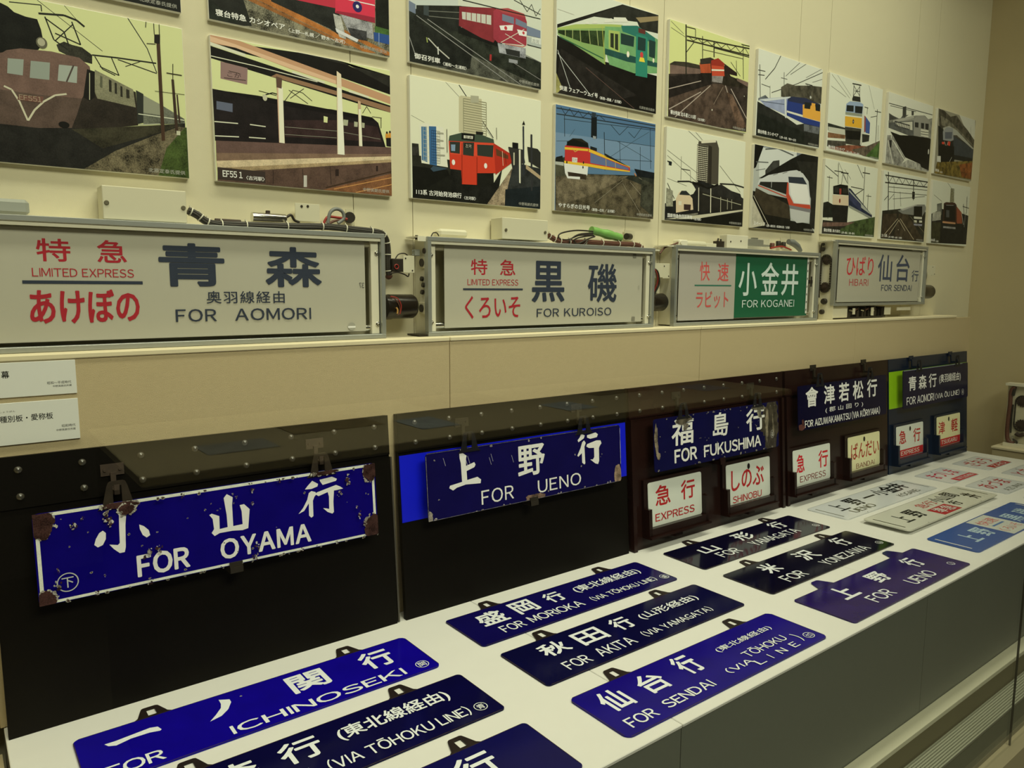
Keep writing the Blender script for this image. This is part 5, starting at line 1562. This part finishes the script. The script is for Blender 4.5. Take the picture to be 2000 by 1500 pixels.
bo('side_rail', M_BROWN, b3, 1.647, 1.662, 0, .41, .0003, .010); bo('side_rail', M_BROWN, b3, 2.441, 2.456, 0, .41, .0003, .010)
t, pr = hanging(1.7225, .240, .661, .165, 'navy enamel plate reading FOR FUKUSHIMA with a big bare metal patch on its right end', enamel('fukushima', '#0b0b2c', I_BRD, .25), (.140, .535), tabm=TABD)
ox, ov = 1.7225, .240
pr.blob(.610, .10, .050, .075, '#353022', 21, .5, 30, .30); pr.blob(.612, .045, .040, .045, '#353022', 22, .5, 30, .3); pr.blob(.590, .09, .010, .05, '#6b6349', 23, .5, 24, .6); pr.blob(.628, .07, .006, .04, '#5c553e', 29, .5, 24, .6); pr.blob(.625, .02, .028, .02, '#2f2a20', 24, .6, 24, .3)
pr.text('福', 1.803 - ox, .311 - ov, 1.909 - ox, .394 - ov, WT, .03, shear=.05); pr.text('島', 2.008 - ox, .316 - ov, 2.090 - ox, .396 - ov, WT, .03, shear=.05); pr.text('行', 2.191 - ox, .313 - ov, 2.299 - ox, .391 - ov, WT, .035)
pr.text('FOR', 1.815 - ox, .256 - ov, 1.925 - ox, .300 - ov, WT, .055, 1.1); pr.text('FUKUSHIMA', 1.960 - ox, .256 - ov, 2.275 - ox, .296 - ov, WT, .045, 1.05)
pr.blob(.140, .150, .04, .012, '#4a4432', 31, .7, 20, .4); pr.blob(.150, .128, .012, .012, '#5a5442', 32, .7, 16, .4); pr.blob(.540, .152, .040, .009, '#5f5a44', 33, .7, 20, .4); pr.blob(.545, .135, .012, .02, '#6a664e', 34, .7, 16, .5)
pr.blob(.010, .10, .008, .05, '#6a6048', 35, .7, 20, .4); pr.blob(.018, .05, .008, .012, '#6a6048', 36, .7, 14, .4); pr.blob(.148, .045, .003, .008, '#3c3a2a', 37, .4, 14, .4)
pr.ring(.620, .050, .010, .014, .001, '#a09e86'); pr.text('福', .614, .041, .626, .058, '#a09e86', 0)
chips(pr, 12, .661, .165, 60, (), '#4a4030', '#837f66'); pr.build('lettering', M_WEAR, t, t.location)
small(1.705, 1.972, .207, 'white EXPRESS plate in the left holder of the brown board under FOR FUKUSHIMA', [('急', 1.743, .128, 1.813, .193, RD, .03), ('行', 1.864, .128, 1.933, .191, RD, .03), ('EXPRESS', 1.740, .080, 1.929, .105, RD, .025)], hole=False)
small(2.094, 2.358, .207, 'white SHINOBU plate in the right holder of the brown board under FOR FUKUSHIMA', [('しのぶ', 2.126, .112, 2.316, .184, RD, .03), ('SHINOBU', 2.133, .070, 2.301, .094, RD, .025)])
b4 = board(2.472, 3.250, 'dark brown board fourth from left with the long FOR AIZUWAKAMATSU plate', M_BROWN, rivets=False)
for x in (2.66, 3.04): hook(b4, x, .446)
holder(b4, 2.496, 2.764, .205, M_BROWN); holder(b4, 2.890, 3.158, .207, M_BROWN)
bo('side_rail', M_BROWN, b4, 2.472, 2.487, 0, .41, .0003, .010)
t, pr = hanging(2.510, .280, .665, .167, 'navy enamel plate reading FOR AIZUWAKAMATSU on the second brown board', enamel('aizu', '#07061c', I_BRD, .2), (.150, .530), r=.008, tabm=TABD)
ox, ov = 2.510, .280
for c_, a, b in (('會', 2.562, 2.647), ('津', 2.688, 2.766), ('若', 2.796, 2.873), ('松', 2.902, 2.984), ('行', 3.014, 3.096)): pr.text(c_, a - ox, .363 - ov, b - ox, .438 - ov, WT, .035)
pr.text('(郡山回り)', 2.696 - ox, .329 - ov, 2.980 - ox, .351 - ov, WT, .015, 1.6)
pr.text('FOR AIZUWAKAMATSU (VIA KŌRIYAMA)', 2.553 - ox, .285 - ov, 3.118 - ox, .319 - ov, WT, .025)
pr.blob(.020, .012, .020, .012, '#4a2b22', 41, .5, 20, .4); pr.blob(.03, .03, .007, .012, '#4a2b22', 42, .5, 20, .4); pr.build('lettering', M_WEAR, t, t.location)
small(2.496, 2.764, .205, 'white EXPRESS plate with thin black letters, left holder under FOR AIZUWAKAMATSU', [('急', 2.525, .117, 2.578, .187, '#a81e22', .03), ('行', 2.675, .116, 2.743, .184, '#a81e22', .03), ('EXPRESS', 2.546, .079, 2.726, .103, '#6a2a22', -.0, )], hole=False)
small(2.890, 3.158, .208, 'ivory BANDAI plate in the right holder under FOR AIZUWAKAMATSU', [('ばんだい', 2.918, .112, 3.146, .180, '#8c2c1a', .02), ('BANDAI', 2.958, .073, 3.109, .093, '#6a2a1a', -.0)], m=ENY)
b5 = board(3.262, 4.062, 'dark navy board at the right end with a lime green sheet behind its plate', M_NAVY, rivets=False, strip=False)
bo('green_sheet', mat('lime_sheet', alb('#77a010', I_BRD), .35), b5, 3.264, 4.055, .288, .450, .0004, .0016)
for x in (3.46, 3.86): hook(b5, x, .440, M_NAVY)
holder(b5, 3.296, 3.560, .207, M_NAVY); holder(b5, 3.690, 3.952, .209, M_NAVY)
t, pr = hanging(3.325, .285, .664, .168, 'navy enamel plate reading FOR AOMORI (VIA OU LINE) in front of the lime green sheet', enamel('aomori', '#080820', I_BRD, .18), (.150, .545), r=.008, tabm=TABD)
ox, ov = 3.325, .285
for c_, a, b in (('青', 3.376, 3.450), ('森', 3.472, 3.548), ('行', 3.570, 3.648)): pr.text(c_, a - ox, .360 - ov, b - ox, .424 - ov, WT, .03)
pr.text('(奥羽線経由)', 3.675 - ox, .368 - ov, 3.906 - ox, .414 - ov, WT, .015)
pr.text('FOR AOMORI', 3.356 - ox, .299 - ov, 3.622 - ox, .334 - ov, WT, .02); pr.text('(VIA ŌU LINE)', 3.635 - ox, .301 - ov, 3.891 - ox, .331 - ov, WT, .012)
pr.ring(.603, .028, .014, .014, .001, WT); pr.text('青', .596, .020, .610, .036, WT, 0); pr.line([(.005, .1665), (.6, .1665)], .0016, '#8f9290'); pr.build('lettering', M_ENAMEL, t, t.location)
small(3.296, 3.560, .207, 'EXPRESS plate with a red lower band, left holder of the navy board', [('急', 3.326, .127, 3.391, .187, RD, .03), ('行', 3.459, .122, 3.527, .184, RD, .03), ('EXPRESS', 3.342, .075, 3.516, .094, '#b9b79c', .01)], band=.034)
small(3.690, 3.952, .210, 'TSUGARU plate with a red lower band, right holder of the navy board', [('津', 3.711, .126, 3.780, .186, RD, .025), ('軽', 3.848, .124, 3.920, .187, RD, .025), ('TSUGARU', 3.742, .076, 3.912, .095, '#b9b79c', .01)], m=ENY, band=.036)

# ------------------------------------------------------------------ plates lying on the deck
TH = .0028
TABB = mat('tab_brown', (.020, .013, .012, 1), .4, noise=.5, nscale=60, spec=.2)
def lying(ox, oy, ang, w, h, lab, m, items, tabs=(), hole=True, rings=(), r=.010, lift=0.0, extra=None, white=WT, grp='enamel plates lying on the deck', th=TH, pm=None, edge='#3a2e22'):
    o = Vector((ox, oy, ZD + .0004 + lift)); u = Vector((math.cos(ang), math.sin(ang), 0)); v = Vector((-math.sin(ang), math.cos(ang), 0)); n = Vector((0, 0, 1))
    t = thing('destination_plate' if w > .4 else 'name_plate', o, lab, 'destination plate' if w > .4 else 'name plate', grp)
    q = MB(); plate_mesh(q, o, u, v, n, w, h, th, r, () if hole else tabs, .038, hole); q.build('plate', m, t, t.location)
    for c in (tabs if hole else ()):
        q = MB(); tab_mesh(q, o, u, v, n, c, h, th * .9, .038, True); q.build('hanging_tab', TABB, t, t.location)
    pr = Pr(o + n * th, u, v, n, I_DECK, .0001)
    if edge:
        for a, b in (((.010, .0009), (w - .010, .0009)), ((.010, h - .0009), (w - .010, h - .0009)), ((.0009, .010), (.0009, h - .010)), ((w - .0009, .010), (w - .0009, h - .010))): pr.line([a, b], .0013, edge, .5)
    if extra: extra(pr)
    for it in items: pr.text(it[0], it[1] * .001, it[2] * .001, it[3] * .001, it[4] * .001, it[5] if len(it) > 5 and isinstance(it[5], str) else white, it[-1] if isinstance(it[-1], float) else .01)
    for (cx, cy, rx, ry, ch) in rings:
        pr.ring(cx * .001, cy * .001, rx * .001, ry * .001, .0016, white); pr.text(ch, (cx - rx * .6) * .001, (cy - ry * .62) * .001, (cx + rx * .6) * .001, (cy + ry * .62) * .001, white, .01)
    pr.build('lettering', pm or M_ENAMEL, t, t.location); return t
WD = '#cfd2c4'; B_ = .04; L_ = .014
lying(.9248, -.3753, -.0031, .665, .1634, 'blue enamel plate on the deck reading FOR MORIOKA, nearest the black boards', enamel('morioka', '#0c083c', I_DECK),
  [('盛', 62, 77, 140, 143, B_), ('岡', 172, 78, 239, 147, B_), ('行', 277, 84, 332, 141, B_), ('FOR', 82, 24, 148, 58, L_), ('MORIOKA', 167, 26, 340, 59, L_), ('(東北線経由)', 374, 88, 618, 131, .02), ('(VIA TŌHOKU LINE)', 372, 26, 613, 56, L_)], (.1385, .536), rings=((643, 33, 13, 13, '盛'),), white=WD)
lying(.9312, -.5927, -.0029, .6616, .1672, 'dark blue enamel plate on the deck reading FOR AKITA (VIA YAMAGATA)', enamel('akita', '#080828', I_DECK),
  [('秋', 78, 88, 151, 144, B_), ('田', 180, 80, 261, 142, B_), ('行', 298, 84, 355, 143, B_), ('FOR', 80, 20, 148, 55, L_), ('AKITA', 174, 21, 288, 56, L_), ('(山形経由)', 384, 89, 595, 126, .02), ('(VIA YAMAGATA)', 322, 24, 568, 54, L_)], (.137, .535), white=WD)
lying(.930, -.8158, -.0045, .664, .162, 'bright blue enamel plate at the front edge of the deck reading FOR SENDAI', enamel('sendai', '#110660', I_DECK, .13, .35),
  [('仙', 40, 72, 103, 141, .035), ('台', 146, 73, 213, 140, .035), ('行', 267, 76, 323, 149, .035), ('FOR', 31, 16, 105, 46, .018), ('SENDAI', 134, 19, 278, 46, .018), ('(東北線経由)', 394, 99, 594, 121, .01), ('(VIA', 337, 28, 423, 50, L_), ('TŌHOKU', 427, 48, 576, 76, .006), ('L', 419, 14, 444, 34, L_), ('I', 468, 14, 471, 34, L_), ('N', 500, 14, 524, 34, L_), ('E', 550, 14, 572, 34, L_), (')', 595, 20, 604, 60, L_)], (.145, .545), rings=((630, 30, 14, 12, 'セロ'),), white=WD, r=.016)
lying(1.7049, -.3774, -.0153, .661, .163, 'near black glossy plate on the deck reading FOR YAMAGATA, in front of the brown board', enamel('yamagata', '#07071a', I_DECK, .09, .25, .4),
  [('山', 106, 78, 182, 130, B_), ('形', 297, 86, 375, 148, B_), ('行', 492, 90, 558, 149, B_), ('FOR', 124, 27, 218, 67, L_), ('YAMAGATA', 291, 31, 536, 70, L_)], (.147, .547), rings=((632, 39, 12, 11, '山'),), white=WD)
lying(1.7054, -.5987, -.0060, .6616, .1642, 'near black glossy plate on the deck reading FOR YONEZAWA', enamel('yonezawa', '#060616', I_DECK, .09, .25, .35),
  [('米', 123, 83, 189, 147, B_), ('沢', 299, 80, 380, 146, B_), ('行', 510, 83, 567, 149, B_), ('FOR', 111, 19, 206, 60, L_), ('YONEZAWA', 313, 23, 558, 60, L_)], (.145, .545), rings=((630, 36, 13, 11, '山'),), white=WD)
lying(1.7111, -.8203, -.0031, .6588, .1673, 'purplish blue enamel plate at the front edge reading FOR UENO, with solid tabs', enamel('ueno', '#1d0e46', I_DECK, .10, .5, .25),
  [('上', 114, 82, 191, 147, .045), ('野', 299, 85, 372, 143, .045), ('行', 500, 79, 555, 143, B_), ('FOR', 162, 25, 265, 65, L_), ('UENO', 364, 21, 496, 60, L_)], (.161, .555), hole=False, rings=((610, 36, 12, 10, '上'),), white=WD)
def brush(pr):
    z = (100, 1180, 2000 / 520)
    for s_ in ('400,1055 480,1030 740,930 800,920 830,940 820,950 740,965 600,1010 490,1062 430,1068', '1258,720 1300,718 1340,715 1352,735 1330,790 1280,840 1195,882 1240,830 1275,780 1275,750'):
        pr.poly([pr.loc(z[0] + float(a.split(',')[0]) / z[2], z[1] + float(a.split(',')[1]) / z[2]) for a in s_.split()], WD)
    pr.blob(.2865, .135, .002, .0025, '#8f8d78', 3, .3, 9)
lying(.138, -.390, 0, .667, .166, 'vivid blue enamel plate reading FOR ICHINOSEKI, nearest the first black board', enamel('ichinoseki', '#0d0370', I_DECK),
  [('関', 375, 75, 455, 147, .045), ('行', 533, 71, 605, 146, .04), ('ICHINOSEKI', 235, 12, 592, 42, .025), ('FOR', 31, 12, 122, 46, .025)], (.134, .532), rings=((636, 28, 14, 14, '関'),), extra=brush, white=WD, r=.014)
lying(.152, -.605, 0, .664, .163, 'near black enamel plate reading VIA TOHOKU LINE, in the middle of the left column', enamel('aomori_deck', '#07062a', I_DECK),
  [('青', 60, 76, 130, 143, .035), ('森', 152, 76, 226, 143, .035), ('行', 262, 78, 335, 143, .035), ('(東北線経由)', 367, 86, 600, 132, .025), ('FOR AOMORI', 60, 22, 290, 55, .01), ('(VIA TŌHOKU LINE)', 318, 19, 603, 56, .012)], (.133, .531), rings=((627, 33, 13, 13, '青'),), white=WD)
lying(.151, -.826, 0, .664, .163, 'dark blue enamel plate at the bottom edge of the view, mostly cut off', enamel('last', '#08083a', I_DECK),
  [('行', 480, 72, 556, 143, .035)], (.133, .532), white=WD)
# white and light blue slotted plates
PW = mat('enamel_white_deck', alb('#c3c6b0', I_DECK), .18, spec=.4); PW2 = mat('enamel_cream_deck', alb('#bdbd9c', I_DECK), .18, spec=.4)
PB = mat('enamel_sky_deck', alb('#264a7c', I_DECK), .18, noise=.1, nscale=6)
K0 = '#16170f'; K1 = '#55573f'
def slots(pr, w, col='#2b2b1a', xl=.026, xr=None):
    xr = xr or w - .018
    for x in (xl, xr): pr.line([(x, .028), (x, .138)], .0065, col)
    for x in (.15, w - .15): pr.ell(x, .006, .0022, .002, K0)
lying(2.4865, -.3815, .004, .712, .160, 'white slotted plate with black lettering, nearest the boards on the right part of the deck', PW,
  [('上', 84, 66, 150, 138, K0, .02), ('野', 200, 66, 275, 142, K0, .03), ('一', 312, 100, 396, 110, K0, .01), ('小', 410, 72, 480, 145, K0, .015), ('金', 480, 72, 560, 150, K0, .03), ('井', 560, 72, 636, 150, K0, .03), ('UENO', 106, 23, 260, 56, K1, -.004), ('KOGANEI', 455, 22, 612, 50, K1, -.0)],
  extra=lambda pr: slots(pr, .712, '#6d6d52'), edge='#6d6d52', r=.016, grp='light plates lying on the deck')
def oyx(pr):
    slots(pr, .735, '#3c3b20', .030, .708); pr.rect(.288, .010, .430, .074, '#9b2a28')
lying(2.495, -.588, .002, .735, .161, 'cream slotted plate with black lettering and a red box, raised on a spacer', PW2,
  [('上', 90, 45, 148, 117, K0, .02), ('野', 180, 45, 250, 120, K0, .03), ('急行', 305, 88, 425, 132, '#a8483c', .005), ('小山', 430, 82, 530, 140, K0, .01), ('間', 545, 84, 600, 144, K0, .01), ('行', 455, 30, 500, 76, K0, .03), ('井', 608, 25, 655, 95, K0, .02), ('準急', 304, 18, 414, 68, '#c9c8ac', .01)],
  extra=oyx, edge='#6d6d52', r=.016, lift=.012, grp='light plates lying on the deck')
MB_ = MB().box(2.55, 3.18, -.56, -.45, ZD + .0002, ZD + .0122).build('spacer_block', M_SHELF); tag(MB_, 'thin cream spacer block under the raised cream slotted plate', 'block')
def blx(pr):
    slots(pr, .712, '#bfc0a4', .022, .695); pr.rect(.290, .004, .440, .152, '#b4b79c')
lying(2.493, -.7965, .0, .712, .157, 'light blue slotted plate with white lettering and a white middle panel', PB,
  [('上', 101, 42, 160, 112, '#9fb5ad', .03), ('野', 195, 42, 265, 112, '#9fb5ad', .04), ('快速', 305, 92, 420, 132, '#b8665a', .0), ('一', 320, 74, 410, 82, '#4a6a8a', .01), ('くろいそ', 300, 22, 425, 58, '#b8665a', .0), ('黒', 455, 40, 530, 112, '#9fb5ad', .03), ('磯', 560, 40, 635, 112, '#9fb5ad', .02)],
  extra=blx, edge='#23406a', r=.014, grp='light plates lying on the deck')
def sm(ox, oy, lab, items, band=None, bc='#9b2a28', **k):
    def ex(pr):
        if band: pr.rect(.070, .003, .262, band, bc)
        pr.ell(.133, .143, .004, .005, '#3a3a2c')
    lying(ox, oy, .0, .266, .158, lab, PW, items, edge='#77775c', r=.008, grp='small plates lying on the deck', extra=ex, **k)
RDK = '#a03a38'
sm(3.702, -.382, 'small white plate with red hiragana and a red strip, farthest on the deck', [('ざおう', 35, 62, 235, 140, RDK, .02), ('ZAO', 100, 8, 230, 34, '#cfcdb4', .01)], .040)
sm(3.320, -.385, 'small white plate with red hiragana and a red name strip, beside the navy board', [('まつしま', 35, 62, 240, 135, '#b02a3a', .02), ('MATSUSHIMA', 95, 10, 250, 32, '#cfcdb4', .01)], .040, '#b02a30')
sm(3.320, -.588, 'small white plate with red hiragana over black roman letters', [('あづま', 35, 62, 240, 135, RDK, .02), ('AZUMA', 60, 15, 230, 42, K1, .0)])
sm(3.690, -.590, 'small white plate cut by the right edge of the view, red and dark lettering', [('ときわ', 30, 62, 240, 135, RDK, .02)])
lying(3.310, -.800, .0, .266, .158, 'small white plate at the right edge beside the light blue plate, barely in view', PW, [('急行', 35, 50, 235, 120, K0, .02)], edge='#3a3a2c', r=.008, grp='small plates lying on the deck')

# ------------------------------------------------------------------ the room side: reading desk that mirrors in the pane
rd = thing('reading_desk', (1.2, -2.6, 0), 'beige reading desk with picture sheets in the room opposite the case', 'desk')
MDK = mat('desk_beige', (.62, .52, .28, 1), .7)
MB().box(.42, 3.4, -3.3, -2.47, .0, 1.024).build('body', mat('desk_body', (.03, .025, .018, 1), .7), rd, rd.location)
MB().box(.40, 3.42, -3.32, -2.45, 1.0245, 1.052, .003).build('desk_top', MDK, rd, rd.location)
for i, (x, y, w, d_, c) in enumerate(((.62, -2.62, .22, .16, (.45, .45, .38, 1)), (.95, -2.78, .34, .26, (.40, .30, .12, 1)), (1.35, -2.6, .16, .22, (.50, .55, .55, 1)), (1.62, -2.95, .42, .34, (.30, .20, .09, 1)), (2.05, -2.6, .16, .2, (.50, .55, .55, 1)), (2.45, -2.85, .4, .3, (.36, .27, .12, 1)), (3.0, -2.65, .2, .2, (.48, .52, .5, 1)))):
    MB().box(x, x + w, y - d_, y, 1.0525, 1.0545).build('picture_sheet', mat('sheet_%d' % i, c, .6, noise=.5, nscale=25), rd, rd.location)
